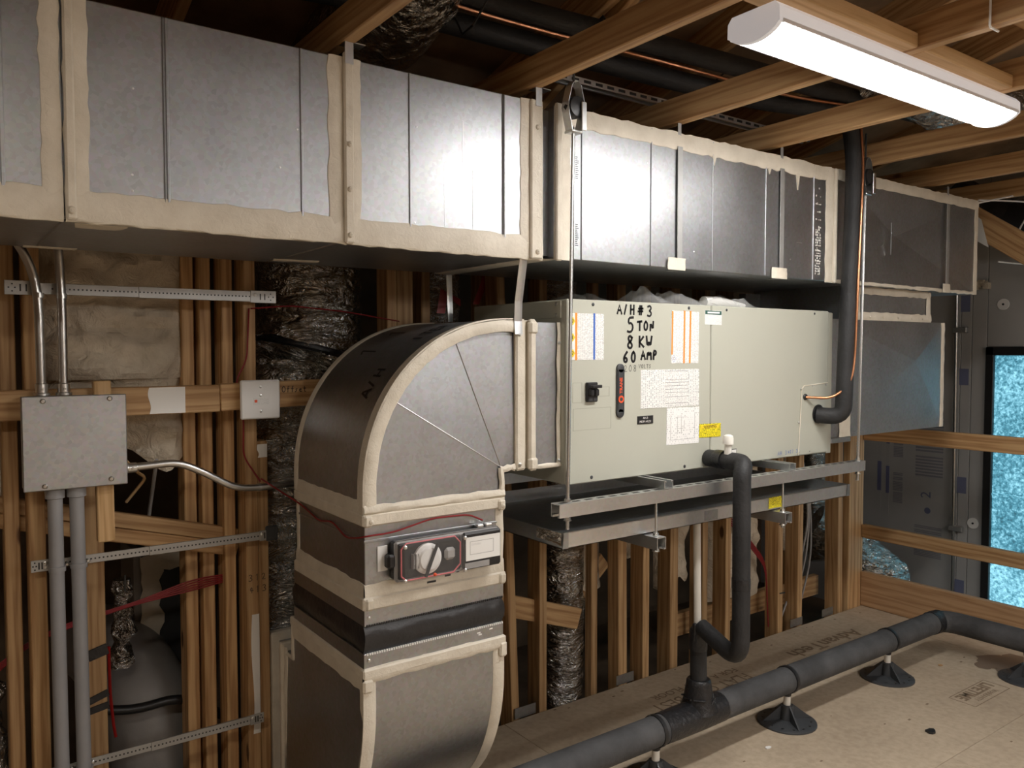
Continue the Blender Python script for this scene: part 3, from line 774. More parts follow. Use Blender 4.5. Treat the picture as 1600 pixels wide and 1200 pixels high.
for ii, dd in ((i1, .015), (i2, -.004)):      # raised beads in lighter zinc along the folded creases
    bm = nb(); q0 = Vector(TH); q1 = Vector(ARC[ii]); q2 = q0+(q1-q0)*.93
    tube(bm, [(q0.x, EY0+.0012, q0.y), (q2.x, EY0+.0012+dd*.93, q2.y)], .0016, 6); mk('crease', bm, 'galv_zinc', elb, smooth=True)
# collar to the air handler
bm = nb(); box(bm, (1.532, EY0+.004, 1.178), (1.640, EY1, 1.640), .002); col = mk('collar', bm, 'galv', elb)
bm = nb(); box(bm, (1.456, EY0, 1.180), (1.532, EY1, 1.644), .003); mk('collar_flange', bm, 'mastic', elb)
for x0, x1, th in ((1.457, 1.495, .010), (1.503, 1.530, .020)):
    mk('flange_bar', box(nb(), (x0, EY0-th, 1.176), (x1, EY0, 1.648), .006), 'mastic', elb)
for z in (1.185, 1.612): mk('mastic_lump', box(nb(), (1.500, EY0-.026, z-.012), (1.535, EY0-.002, z+.03), .008), 'mastic', elb)
mastic('mastic_band', (1.625, EY0, 1.178), (1.625, EY0, 1.64), (1.640, EY0, 1.178), (1.640, EY0, 1.64), FRT, .006, col)
mastic('mastic_band', (1.532, EY0, 1.174), (1.64, EY0, 1.174), (1.532, EY0, 1.188), (1.64, EY0, 1.188), FRT, .005, col)
screws(elb, [(1.470, EY0-.012, 1.60), (1.470, EY0-.012, 1.195), (1.632, EY0-.005, 1.575), (1.632, EY0-.005, 1.195)], FRT, .006, .004)
# mastic along the curved edge, front and heel side
inner = [earc(i/NA, .458, .457) for i in range(NA+1)]
a = [(1.456, EY0-.002, 1.646)]+[(x, EY0-.002, z) for x, z in ARC]+[(.945, EY0-.002, 1.10)]
b = [(1.456, EY0-.002, 1.606)]+[(x, EY0-.002, z) for x, z in inner]+[(.982, EY0-.002, 1.10)]
mk('mastic_band', strip_between(nb(), a, b, FRT, .007, .0015), 'mastic', elb, smooth=True)
bm = nb(); rows = []
for x, z in [(1.456, 1.646)]+ARC+[(.945, 1.10)]:
    d = Vector((x-1.44, 0, z-1.12)); d = d.normalized() if d.length > .1 else Vector((0, 0, 1))
    rows.append([bm.verts.new(Vector((x, y, z))+d*h) for y, h in ((EY0-.008, .001), (EY0-.006, .005), (EY0+.018, .0045), (EY0+.040, .0004))])
for r, s in zip(rows, rows[1:]):
    for k in range(3): bm.faces.new((r[k], r[k+1], s[k+1], s[k]))
mk('mastic_band', bm, 'mastic', elb, smooth=True)
bm = nb(); rows = []
for x, z in [(1.456, 1.646)]+ARC+[(.945, 1.10)]:
    d = Vector((x-1.44, 0, z-1.12)); d = d.normalized() if d.length > .1 else Vector((0, 0, 1))
    rows.append([bm.verts.new(Vector((x, y, z))+d*h) for y, h in ((EY1-.022, .0004), (EY1-.016, .004), (EY1+.004, .005), (EY1+.005, -.002))])
for r, s in zip(rows, rows[1:]):
    for k in range(3): bm.faces.new((r[k], r[k+1], s[k+1], s[k]))
mk('mastic_band', bm, 'mastic', elb, smooth=True)
# throat and mid joint mastic
mastic('mastic_band', (1.396, EY0-.002, 1.10), (1.396, EY0-.002, 1.19), (1.415, EY0-.002, 1.10), (1.415, EY0-.002, 1.192), FRT, .006, elb)
mastic('mastic_band', (1.40, EY0-.002, 1.176), (1.456, EY0-.002, 1.178), (1.40, EY0-.002, 1.194), (1.456, EY0-.002, 1.198), FRT, .006, elb)
mastic('mastic_band', (.942, EY0-.002, 1.098), (1.414, EY0-.002, 1.098), (.942, EY0-.002, 1.124), (1.414, EY0-.002, 1.124), FRT, .010, elb)
LFT = (-1, 0, 0)
# straight drop below the elbow
drop = mk('straight_section', box(nb(), (.947, EY0, .83), (1.411, EY1, 1.10), .002), 'galv', elb)
mk('joint_bar', box(nb(), (.938, EY0-.010, 1.066), (1.416, EY1+.005, 1.100), .004), 'mastic', elb)
mastic('mastic_band', (.945, EY0, 1.075), (.945, EY1, 1.075), (.945, EY0, 1.135), (.945, EY1, 1.135), LFT, .004, elb)
mk('bead', box(nb(), (.9445, EY0-.003, 1.020), (1.4, EY1, 1.027), .001), 'galv', drop)
mastic('mastic_band', (1.385, EY0, .84), (1.385, EY0, 1.07), (1.413, EY0, .84), (1.413, EY0, 1.07), FRT, .005, drop)
mastic('mastic_band', (.947, EY1-.024, .84), (.947, EY1-.024, 1.09), (.947, EY1, .84), (.947, EY1, 1.09), LFT, .004, drop)
mastic('mastic_band', (.945, EY0, .842), (1.413, EY0, .842), (.945, EY0, .905), (1.413, EY0, .908), FRT, .006, drop, .004)
mastic('mastic_band', (.947, EY0, .842), (.947, EY1, .842), (.947, EY0, .905), (.947, EY1, .905), LFT, .005, drop, .004)
mk('joint_bar', box(nb(), (.937, EY0-.011, .832), (1.418, EY1+.008, .868), .004), 'mastic', elb)
for x, z in ((.952, 1.082), (1.400, 1.078), (1.402, .850), (.955, .85)): mk('mastic_lump', box(nb(), (x-.012, EY0-.018, z-.018), (x+.014, EY0-.006, z+.016), .006), 'mastic', elb)
screws(elb, [(.960, EY0-.018, 1.080), (1.402, EY0-.018, 1.075)], FRT, .007, .004, 'mastic')
for x0, z0, wd in ((1.14, .876, .03), (1.20, .886, .02), (1.24, .892, .01), (1.0, .862, .05)): mk('smudge', box(nb(), (x0, EY0-.0068, z0), (x0+wd, EY0-.006, z0+.006), .0003), 'plastic', drop)
def heel_ink(name, body, t0, t1, y, size):
    """marker letters lying on the curved heel"""
    bm = nb(); n = len(body)
    for k, ch in enumerate(body):
        tt = t0+(t1-t0)*k/max(1, n-1)
        (x, z) = earc(tt); (x2, z2) = earc(tt-.02)
        d = Vector((x2-x, 0, z2-z)).normalized(); up = Vector((0, 1, 0)); nr = d.cross(up)
        if nr.z < 0: nr = -nr
        for st in GLYPH.get(ch, []):
            for a_, b_ in zip(st, st[1:]):
                pa = Vector((x, y, z))+d*a_[0]*size*.7+up*a_[1]*size; pb = Vector((x, y, z))+d*b_[0]*size*.7+up*b_[1]*size
                v = (pb-pa).cross(nr).normalized()*.0035
                bm.faces.new([bm.verts.new(q+nr*.002) for q in (pa-v, pb-v, pb+v, pa+v)])
    return mk(name, bm, 'ink', elb)
heel_ink('handwriting', 'ITEF', .34, .20, 2.12, .055); heel_ink('handwriting', '11', .46, .30, 2.30, .10); heel_ink('handwriting', 'A/H', .66, .56, 2.12, .05)
# strap tying the elbow flange up to the trunk duct
bm = nb(); strip = [(1.455, 1.962, 1.832), (1.460, 1.996, 1.70), (1.464, 2.004, 1.640), (1.464, 2.000, 1.60)]
strip_between(bm, [(x-.015, y, z) for x, y, z in strip], [(x+.015, y, z) for x, y, z in strip], FRT, .002)
tag(mk('hanger_strap', bm, 'galv_zinc'), 'thin galvanized strap tying the elbow flange up to the trunk duct', 'strap')

# ================================================================ FLEXIBLE CONNECTOR
LY1 = 2.545
flex = thing('flexible_connector', (1.18, 2.27, .668), 'black fabric flexible duct connector between two grey metal bands below the smoke detector', 'duct connector')
mk('metal_band', box(nb(), (.944, EY0-.002, .786), (1.413, LY1, .832), .001), 'galv', flex)
mk('metal_band', box(nb(), (.942, EY0-.002, .664), (1.412, LY1, .709), .001), 'galv', flex)
bm = nb(); rows = []
for k in range(9):
    t = k/8; z = .709+(.786-.709)*t; bul = -.004+.010*math.sin(PI*t)
    row = []
    for (ax, ay), (bx, by), n in (((.944, EY0), (1.412, EY0), 24), ((1.412, EY0), (1.412, LY1), 12), ((1.412, LY1), (.944, LY1), 6), ((.944, LY1), (.944, EY0), 14)):
        for i in range(n):
            u = i/n; x = ax+(bx-ax)*u; y = ay+(by-ay)*u
            nx = (1 if ax == bx == 1.412 else -1 if ax == bx else 0); ny = (-1 if ay == by == EY0 else 1 if ay == by else 0)
            q = bul+.004*noise.noise(Vector((x*14, y*14, z*40)))
            row.append(bm.verts.new((x+nx*q, y+ny*q, z+.003*noise.noise(Vector((x*9, y*9, 3)))*(1 if 0 < k < 8 else 0))))
    rows.append(row)
for r, s in zip(rows, rows[1:]):
    for i in range(len(r)): bm.faces.new((r[i], r[(i+1) % len(r)], s[(i+1) % len(r)], s[i]))
mk('fabric_sleeve', bm, 'fabric', flex, smooth=True)
for z, m_, n_ in ((.788, 'fabric', 'upper'), (.708, 'paper', 'lower')):     # the crimped tooth edge
    bm = nb()
    for i in range(62):
        x = .950+i*.00745; box(bm, (x, EY0-.005, z-.003), (x+.0042, EY0-.001, z+.003))
    o = mk('crimped_edge', bm, m_, flex); o['kind'] = 'stuff'
screws(flex, [(.958, EY0-.002, .810), (.957, EY0-.002, .690)], FRT, .0055, .003)
bm = nb()
for x, z in ((1.315, .690), (1.32, .684), (1.36, .694)): box(bm, (x, EY0-.0028, z), (x+.012, EY0-.002, z+.004))
mk('scuff', bm, 'paper', flex)

# ================================================================ LOWER ELBOW turning back through the wall
low = thing('duct_elbow', (1.18, 2.5, .014), 'lower galvanized duct elbow with curved front heel below the black connector', 'duct')
LC = (2.550, .550); LR = .536
larc = [(LC[0]-LR*math.cos(PI/2*i/20), LC[1]-LR*math.sin(PI/2*i/20)) for i in range(21)]
bm = nb(); prof = [(2.014, .664)]+larc+[(2.63, .014), (2.63, .530), (2.560, .530), (2.560, .664)]
lx0, lx1 = .942, 1.410
a = [bm.verts.new((lx0+.002, y, z)) for y, z in prof]; b = [bm.verts.new((lx1, y, z)) for y, z in prof]
for i in range(len(prof)): j = (i+1) % len(prof); bm.faces.new((a[i], a[j], b[j], b[i]))
bm.faces.new(b); mk('heel_sheet', bm, 'galv', low, smooth=True)
bm = nb(); c = (2.556, .534); put = lambda p, d: (lx0+d, p[0], p[1])
facet(bm, c, [(2.014, .664)]+larc[:8], 0, -.010, put); facet(bm, c, larc[7:15], -.010, -.010, put); facet(bm, c, larc[14:]+[(2.63, .014), (2.63, .528)], -.010, 0, put)
bm.faces.new([bm.verts.new(put(p, 0)) for p in (c, (2.560, .664), (2.014, .664))])
mk('cheek_sheet', bm, 'galv', low)
# mastic edges
def lband(x, sgn):
    inn = [(LC[0]-(LR-.030)*math.cos(PI/2*i/20), LC[1]-(LR-.030)*math.sin(PI/2*i/20)) for i in range(21)]
    bm = nb(); rows = []
    for (y, z) in [(2.014, .63)]+larc:
        d = Vector((0, y-LC[0], z-LC[1])).normalized()
        rows.append([bm.verts.new(Vector((x+sgn*o_, y, z))+d*h) for o_, h in ((-.003, -.02), (-.004, .004), (.012, .006), (.030, .005), (.036, .0005))])
    for r, s in zip(rows, rows[1:]):
        for k in range(4): bm.faces.new((r[k], r[k+1], s[k+1], s[k]))
    mk('mastic_band', bm, 'mastic', low, smooth=True)
lband(lx0, 1); lband(lx1, -1)
mk('joint_bar', box(nb(), (.936, EY0-.012, .640), (1.418, 2.570, .668), .004), 'mastic', low)
mastic('mastic_band', (.942, EY0, .600), (.942, 2.56, .600), (.942, EY0, .660), (.942, 2.56, .660), LFT, .005, low)
mastic('mastic_band', (.942, EY0-.002, .628), (1.412, EY0-.002, .628), (.942, EY0-.002, .668), (1.412, EY0-.002, .668), FRT, .010, low)
mastic('mastic_band', (.942, 2.548, .525), (.942, 2.548, .66), (.942, 2.566, .525), (.942, 2.566, .66), LFT, .006, low)
mastic('mastic_band', (.942, 2.55, .520), (.942, 2.63, .520), (.942, 2.55, .536), (.942, 2.63, .536), LFT, .006, low)
mastic('mastic_band', (.942, 2.608, .02), (.942, 2.608, .55), (.942, 2.632, .02), (.942, 2.632, .55), LFT, .008, low)
mk('end_flange', box(nb(), (.925, 2.628, .0), (1.425, 2.650, .560), .004), 'mastic', low)
mk('end_flange', box(nb(), (.915, 2.700, -.01), (1.435, 2.735, .575), .006), 'mastic', low)
mk('wall_stub', box(nb(), (.945, 2.648, .01), (1.405, 3.3, .545)), 'galv', low)
mk('joint_lump', box(nb(), (.934, EY0-.016, .602), (.965, EY0-.002, .640), .006), 'mastic', low)
mk('joint_lump', box(nb(), (1.392, EY0-.016, .602), (1.420, EY0-.002, .650), .006), 'mastic', low)

# ================================================================ DUCT SMOKE DETECTOR
det = thing('duct_smoke_detector', (1.195, 1.99, .905), 'clear fronted duct smoke detector with white sensor head on the straight duct', 'smoke detector')
hs = mk('housing', box(nb(), (1.022, 1.985, .908), (1.372, 2.013, 1.018), .006), 'darkgrey', det)
mk('cover_rim', box(nb(), (1.020, 1.975, .905), (1.374, 1.986, 1.021), .008), 'wrap', det)
mk('base_plate', box(nb(), (1.028, 1.970, .912), (1.232, 1.976, 1.014), .004), 'plastic', det)
bm = nb(); lathe(bm, (1.118, 1.972, .962), [(.044, 0), (.044, -.010), (.036, -.016), (.034, -.0165), (.030, -.022), (.014, -.024)], 26, 'Y'); sh = mk('sensor_head', bm, 'white', det, smooth=True)
for k in range(5): mk('vent_rib', box(nb(), (1.068+k*.008, 1.955, .94), (1.071+k*.008, 1.972, .982), .001), 'wrap', sh)
board('retainer_bar', (1.100, 1.944, .916), (1.140, 1.944, 1.008), (1, 0, 0), .010, .004, 'plastic', det, .001)
oct_ = [(1.032, .925), (1.048, .911), (1.20, .911), (1.224, .932), (1.224, .995), (1.205, 1.015), (1.048, 1.015), (1.032, 1.0), (1.032, .925)]
bm = nb(); tube(bm, [(x, 1.9605, z) for x, z in oct_], .0022, 6); mk('gasket', bm, 'pink', det, smooth=True)
mk('clear_cover', box(nb(), (1.024, 1.940, .908), (1.236, 1.975, 1.018), .008), 'clear', det)
mk('sampling_lug', box(nb(), (1.172, 1.955, .948), (1.208, 1.972, .984), .008), 'wrap', det)
mk('front_plate', box(nb(), (1.236, 1.960, .908), (1.370, 1.976, 1.018), .006), 'plastic', det)
lb = mk('paper_label', box(nb(), (1.243, 1.9588, .935), (1.364, 1.9600, 1.004)), 'paper', det)
mk('label_print', box(nb(), (1.262, 1.9584, .979), (1.295, 1.9588, .985)), 'print', lb)
bm = nb()
for lo, hi in (((1.257, .952), (1.340, .953)), ((1.257, .990), (1.340, .991)), ((1.257, .952), (1.258, .991)), ((1.339, .952), (1.340, .991))): box(bm, (lo[0], 1.9584, lo[1]), (hi[0], 1.9588, hi[1]))
mk('label_frame', bm, 'wrap', lb)
mk('paper_label', box(nb(), (1.240, 1.9588, .912), (1.325, 1.9600, .929)), 'wrap', det)
screws(det, [(1.034, 1.940, .916), (1.034, 1.940, 1.010), (1.228, 1.940, .916), (1.228, 1.940, 1.010)], FRT, .006, .004)
bm = nb(); lathe(bm, (1.128, 1.942, .920), [(.005, 0), (.005, -.003), (.003, -.005)], 12, 'Y'); mk('indicator_light', bm, 'red_orange', det, smooth=True)
mk('end_plug', box(nb(), (1.000, 1.975, .945), (1.024, 2.005, .985), .006), 'plastic', det)
mk('paper_tag', box(nb(), (.985, 2.010, .935), (1.015, 2.0135, 1.005)), 'paper', det)
for x in (1.30, 1.33): mk('top_clip', box(nb(), (x, 1.985, 1.019), (x+.024, 2.005, 1.030), .003), 'zinc', det)

# ================================================================ AIR HANDLER
AX0, AX1, AY0, AY1, AZ0, AZ1 = 1.640, 3.070, 1.978, 2.525, 1.117, 1.714
ah = thing('air_handler', (2.355, 2.25, AZ0), 'sage beige horizontal air handler cabinet with labels and black marker lettering', 'air handler')
mk('cabinet', box(nb(), (AX0, AY0+.012, AZ0), (AX1, AY1, AZ1), .003), 'paint', ah)
PF = AY0                                                     # face of the access panels
pl = mk('access_panel', box(nb(), (AX0-.001, PF, AZ0-.001), (2.327, PF+.013, AZ1+.001), .0035), 'paint', ah)
pr = mk('access_panel', box(nb(), (2.331, PF, AZ0-.001), (AX1+.002, PF+.013, AZ1+.001), .0035), 'paint', ah)
mk('end_flange', box(nb(), (3.083, AY0+.010, AZ0-.008), (3.118, AY1, AZ1-.004), .003), 'paint', ah)
mk('dark_gap', box(nb(), (AX1, AY0+.016, AZ0+.002), (3.084, AY1, AZ1-.006)), 'plastic', ah)
mk('side_plate', box(nb(), (AX0-.004, AY0+.03, 1.655), (AX0+.001, AY0+.36, AZ1-.004), .001), 'paint', ah)
screws(ah, [(AX0-.004, y, z) for y, z in ((2.03, 1.70), (2.03, 1.665), (2.24, 1.70), (2.26, 1.665))], LFT, .006, .003)
R_, U_ = (1, 0, 0), (0, 0, 1)
def plate(nm, x0, x1, z0, z1, mat, parent, th=.0012, bev=0.0, tilt=0.0):
    bm = box(nb(), (x0, PF-th, z0), (x1, PF+.0005, z1), bev)
    if tilt:
        c = Vector(((x0+x1)/2, PF, (z0+z1)/2)); bmesh.ops.rotate(bm, verts=bm.verts[:], cent=c, matrix=Matrix.Rotation(tilt, 3, 'Y'))
    return mk(nm, bm, mat, parent)
def outline(nm, x0, x1, z0, z1, parent, w_=.0016, mat='line'):
    bm = nb()
    for a, b, c, d in ((x0, x1, z0, z0+w_), (x0, x1, z1-w_, z1), (x0, x0+w_, z0, z1), (x1-w_, x1, z0, z1)): box(bm, (a, PF-.0005, c), (b, PF+.0005, d))
    mk(nm, bm, mat, parent)
# warning labels
lb = plate('warning_label', 1.650, 1.795, 1.519, 1.670, 'print_side', pl)
plate('orange_stripe', 1.671, 1.680, 1.519, 1.671, 'orange', lb, .0016); plate('blue_stripe', 1.749, 1.757, 1.520, 1.671, 'blue', lb, .0016)
plate('white_margin', 1.650, 1.671, 1.519, 1.670, 'paper', lb, .0014); plate('margin_print', 1.653, 1.664, 1.655, 1.667, 'print', lb, .0016)
for z in (1.541, 1.592, 1.644):
    bm = nb(); s_ = .0135; prism(bm, [(1.6615-s_*.95, PF-.002, z), (1.6615, PF-.002, z-s_), (1.6615+s_*.7, PF-.002, z), (1.6615, PF-.002, z+s_)], (0, .0008, 0)); o = mk('hazard_diamond', bm, 'yellow_plain', lb)
for z, kk in ((1.541, '7'), (1.592, 'I'), (1.644, '7')): marker('hazard_symbol', kk, .010, (1.6575, PF-.0021, z-.005), R_, U_, 'ink', lb, .0012, lift=.0002)
lb = plate('warning_label', 2.116, 2.259, 1.504, 1.690, 'print_side', pl, tilt=.012)
plate('orange_stripe', 2.117, 2.124, 1.535, 1.689, 'orange', lb, .0017, tilt=.012)
for x in (2.178, 2.209): plate('orange_stripe', x, x+.008, 1.504, 1.692, 'orange', lb, .0017, tilt=.012)
plate('white_corner', 2.118, 2.138, 1.504, 1.536, 'paper', lb, .0016)
bm = nb(); o4 = [(2.128, 1.508), (2.138, 1.521), (2.128, 1.534), (2.118, 1.521), (2.128, 1.508)]; tube(bm, [(x, PF-.0018, z) for x, z in o4], .0006, 5); mk('refrigerant_diamond', bm, 'blue', lb)
text('refrigerant_class', 'C', .012, 'ink', (2.128, PF-.0019, 1.521), R_, U_, lb)
lb = plate('data_label', 1.966, 2.263, 1.349, 1.483, 'print_side', pl)
tb = plate('table_print', 2.086, 2.205, 1.358, 1.478, 'print_table', lb, .0015)
bm = nb()
for z in (1.362, 1.385, 1.40, 1.412, 1.424, 1.436, 1.446, 1.476): box(bm, (2.086, PF-.0018, z), (2.205, PF-.0014, z+.001))
mk('table_rules', bm, 'darkgrey', lb)
lb = plate('wiring_diagram_label', 2.095, 2.264, 1.213, 1.346, 'diagram', pl, tilt=.012)
bm = nb()
for a, b, c, d in ((2.115, 2.116, 1.23, 1.32), (2.24, 2.241, 1.23, 1.32), (2.115, 2.24, 1.23, 1.231), (2.14, 2.20, 1.31, 1.311), (2.15, 2.151, 1.25, 1.31), (2.17, 2.171, 1.25, 1.31), (2.185, 2.186, 1.27, 1.30), (2.15, 2.19, 1.27, 1.271)): box(bm, (a, PF-.0017, c), (b, PF-.0012, d))
mk('diagram_rules', bm, 'wrap', lb)
lb = plate('equipment_tag', 1.951, 2.027, 1.296, 1.324, 'plastic', pl, .002)
text('tag_lettering', 'AH-3', .011, 'paper', (1.989, PF-.0022, 1.3165), R_, U_, lb, .0003); text('tag_lettering', 'MDP1-49,51', .011, 'paper', (1.989, PF-.0022, 1.304), R_, U_, lb, .0003)
lb = plate('small_label', 2.291, 2.385, 1.644, 1.697, 'print', pr, tilt=.008); plate('green_heading', 2.293, 2.383, 1.682, 1.696, 'green', lb, .0017, tilt=.008); plate('heading_print', 2.305, 2.372, 1.686, 1.692, 'paper', lb, .0019)
lb = plate('yellow_tag', 2.267, 2.385, 1.229, 1.279, 'yellow', pr, .0016, tilt=.02); plate('tag_heading', 2.273, 2.375, 1.262, 1.274, 'yellow_plain', lb, .0019, tilt=.02)
text('tag_lettering', 'WARNING', .015, 'ink', (2.325, PF-.0021, 1.268), R_, U_, lb, .0003)
lb = plate('small_label', 2.420, 2.478, 1.140, 1.175, 'plastic', pr, .0016); plate('small_label_print', 2.450, 2.476, 1.143, 1.172, 'paper', lb, .0018)
# brand badge, breaker, knock-outs
bd = mk('badge', box(nb(), (1.851, PF-.008, 1.337), (1.885, PF, 1.492), .006), 'darkgrey', pl)
for z0, z1 in ((1.492, 1.500), (1.329, 1.337)):
    bm = nb(); lathe(bm, (1.868, PF, 1.489 if z1 > 1.4 else 1.340), [(.0165, 0), (.0165, -.006), (.013, -.008)], 18, 'Y'); mk('badge_end', bm, 'darkgrey', bd, smooth=True)
bm = nb(); lathe(bm, (1.868, PF-.008, 1.386), [(.0125, 0), (.0125, -.0012)], 20, 'Y'); rd = mk('badge_roundel', bm, 'red_orange', bd)
bm = nb(); lathe(bm, (1.868, PF-.0092, 1.386), [(.0065, 0), (.0065, -.0006)], 16, 'Y'); mk('roundel_ring', bm, 'darkgrey', rd)
text('badge_lettering', 'TRANE', .017, 'red_orange', (1.868, PF-.0084, 1.432), (0, 0, 1), (-1, 0, 0), bd, .0006, bold=.0004)
bk = mk('breaker', box(nb(), (1.716, PF-.012, 1.382), (1.762, PF+.002, 1.446), .003), 'plastic', pl)
for k in range(2): mk('breaker_toggle', box(nb(), (1.720+k*.021, PF-.024, 1.402), (1.737+k*.021, PF-.010, 1.424), .003), 'plastic', bk)
mk('toggle_tie', box(nb(), (1.722, PF-.030, 1.428), (1.765, PF-.018, 1.438), .002), 'plastic', bk)
for k in range(2): mk('terminal_window', box(nb(), (1.722+k*.020, PF-.0128, 1.386), (1.736+k*.020, PF-.0118, 1.396)), 'darkgrey', bk)
outline('knock_out', 1.662, 1.702, 1.380, 1.446, pl); outline('knock_out', 1.764, 1.822, 1.398, 1.430, pl); outline('knock_out', 1.664, 1.830, 1.290, 1.362, pl)
# marker lettering
for body, size, x, z, mat_, pen in (('A/H', .030, 1.856, 1.673, 'ink', .0028), ('#', .033, 1.953, 1.671, 'ink', .0028), ('3', .037, 1.996, 1.667, 'ink', .0028), ('5', .050, 1.902, 1.612, 'ink', .0032), ('TON', .030, 1.950, 1.619, 'ink', .0031),
        ('8', .044, 1.902, 1.556, 'ink', .0034), ('KW', .036, 1.957, 1.562, 'ink', .0034), ('60', .036, 1.884, 1.509, 'ink', .0034), ('AMP', .029, 1.968, 1.520, 'ink', .0034), ('208', .022, 1.888, 1.478, 'thin_ink', .0011), ('VOLTS', .0125, 1.957, 1.489, 'thin_ink', .001)):
    marker('marker_lettering', body, size, (x, PF, z), R_, U_, mat_, pl, pen*1.3)
marker('marker_lettering', 'AH-3', .016, (2.735, PF, 1.128), R_, U_, 'blue', pr, .0009); marker('marker_lettering', '40793', .014, (2.80, PF, 1.130), R_, U_, 'blue', pr, .0009)
# service plate where the lines enter
bm = nb(); prism(bm, [(2.868, PF-.003, AZ0+.004), (3.066, PF-.003, AZ0+.004), (3.066, PF-.003, 1.412), (2.900, PF-.003, 1.402), (2.886, PF-.003, 1.385)], (0, .004, 0)); sp = mk('service_plate', bm, 'paint', ah)
bm = nb(); tube(bm, [(2.868, PF-.003, 1.12), (2.885, PF-.003, 1.39), (2.900, PF-.003, 1.403), (3.066, PF-.003, 1.413)], .0022, 6); mk('caulk_bead', bm, 'mastic', sp)
screws(sp, [(2.880, PF-.003, 1.392), (2.962, PF-.003, 1.402), (3.055, PF-.003, 1.405), (2.868, PF-.003, 1.255), (2.872, PF-.003, 1.135)], FRT, .0045, .003)
for x, z, r in ((2.907, 1.358, .013), (3.000, 1.283, .040)):
    bm = nb(); lathe(bm, (x, PF-.003, z), [(r, .002), (r, -.004), (r*.8, -.007)], 20, 'Y'); mk('grommet', bm, 'plastic', sp, smooth=True)
screws(pl, [(1.748, PF, 1.700), (2.206, PF, 1.702), (1.744, PF, 1.133), (2.190, PF, 1.131)], FRT, .006, .003, 'darkgrey'); screws(pr, [(2.413, PF, 1.701), (2.97, PF, 1.702), (2.945, PF, 1.130)], FRT, .005, .003, 'darkgrey')
# plastic bags left on top
def bag(label, x0, x1, y0, y1, h, seed, filler=None):
    nx, ny = 18, 8; bm = nb(); g = []
    for j in range(ny+1):
        row = []
        for i in range(nx+1):
            u, v = i/nx, j/ny; e = max(0, min(1, 4*u, 4*(1-u), 3*v, 3*(1-v)))
            q = h*e*(.55+.9*noise.noise(Vector((u*4, v*3, seed)))+.6*abs(noise.noise(Vector((u*9, v*7, seed+4)))))
            row.append(bm.verts.new((x0+(x1-x0)*u, y0+(y1-y0)*v+.02*noise.noise(Vector((u*5, 2, seed))), AZ1+.003+max(0, q))))
        g.append(row)
    for r, s in zip(g, g[1:]):
        for i in range(nx): bm.faces.new((r[i], r[i+1], s[i+1], s[i]))
    t = thing('plastic_bag', ((x0+x1)/2, (y0+y1)/2, AZ1+.001), label, 'plastic bag', 'plastic bags on the air handler')
    mk('film', bm, 'bag', t, smooth=True)
    if filler:
        bm = nb(); tube(bm, [(x0+(x1-x0)*.25, (y0+y1)/2, AZ1+.024), (x0+(x1-x0)*.5, (y0+y1)/2, AZ1+.026), (x0+(x1-x0)*.97, (y0+y1)/2, AZ1+.016)], [.022, .022, .008], 10); mk('rolled_manual', bm, filler, t, smooth=True)
bag('crumpled empty clear plastic bag on top of the air handler', 2.02, 2.33, 2.00, 2.24, .052, 1.3)
bag('clear plastic bag holding rolled white papers on the air handler', 2.34, 2.68, 2.00, 2.20, .045, 5.1, 'paper')
bag('flat grey plastic bag lying on the air handler behind the lettering', 1.78, 2.0, 2.10, 2.34, .035, 8.3)

# ================================================================ RIGHT HAND PLENUM
plen = thing('supply_plenum', (3.6, 2.25, 1.165), 'cross-broken galvanized supply plenum at the far end of the air handler', 'duct')
px0, px1, py0, py1, pz0, pz1 = 3.118, 4.100, 2.000, 2.500, 1.168, 1.685
bm = nb(); p = [(px0, pz0), (px1, pz0), (px1, pz1), (px0, pz1)]
f = [bm.verts.new((x, py0, z)) for x, z in p]; b = [bm.verts.new((x, py1, z)) for x, z in p]; c = bm.verts.new((3.80, py0-.016, 1.50))
for i in range(4): bm.faces.new((f[i], f[(i+1) % 4], c)); bm.faces.new((f[i], b[i], b[(i+1) % 4], f[(i+1) % 4]))
bm.faces.new(b); mk('plenum_box', bm, 'galv', plen)
mastic('mastic_band', (px1-.030, py0, pz0), (px1-.030, py0, pz1), (px1+.002, py0, pz0), (px1+.002, py0, pz1), FRT, .006, plen)
mastic('mastic_band', (3.19, py0-.004, pz0-.004), (3.19, py0-.004, 1.42), (3.275, py0-.004, pz0-.004), (3.275, py0-.004, 1.42), FRT, .006, plen)
mk('flange', box(nb(), (3.119, py0-.012, pz0-.02), (3.27, py1, pz0+.004), .003), 'galv', plen)
nk = mk('neck', box(nb(), (3.25, py0+.006, 1.684), (3.945, py1, 1.834)), 'galv', plen)
for a, b_, c_, d_ in ((3.25, 3.97, 1.682, 1.722), (3.25, 3.96, 1.800, 1.834)): mastic('mastic_band', (a, py0+.004, c_), (b_, py0+.004, c_), (a, py0+.004, d_), (b_, py0+.004, d_), FRT, .006, nk)
for a, b_ in ((3.925, 3.962), (3.25, 3.345)): mastic('mastic_band', (a, py0+.003, 1.69), (a, py0+.003, 1.83), (b_, py0+.003, 1.69), (b_, py0+.003, 1.83), FRT, .006, nk)
screws(plen, [(x, py0-.004, 1.70) for x in (3.42, 3.53, 3.66, 3.78, 3.88)], FRT, .005, .003, 'mastic')
mk('back_riser', box(nb(), (3.14, 2.46, 1.74), (3.25, 2.50, 1.82)), 'galv', plen)

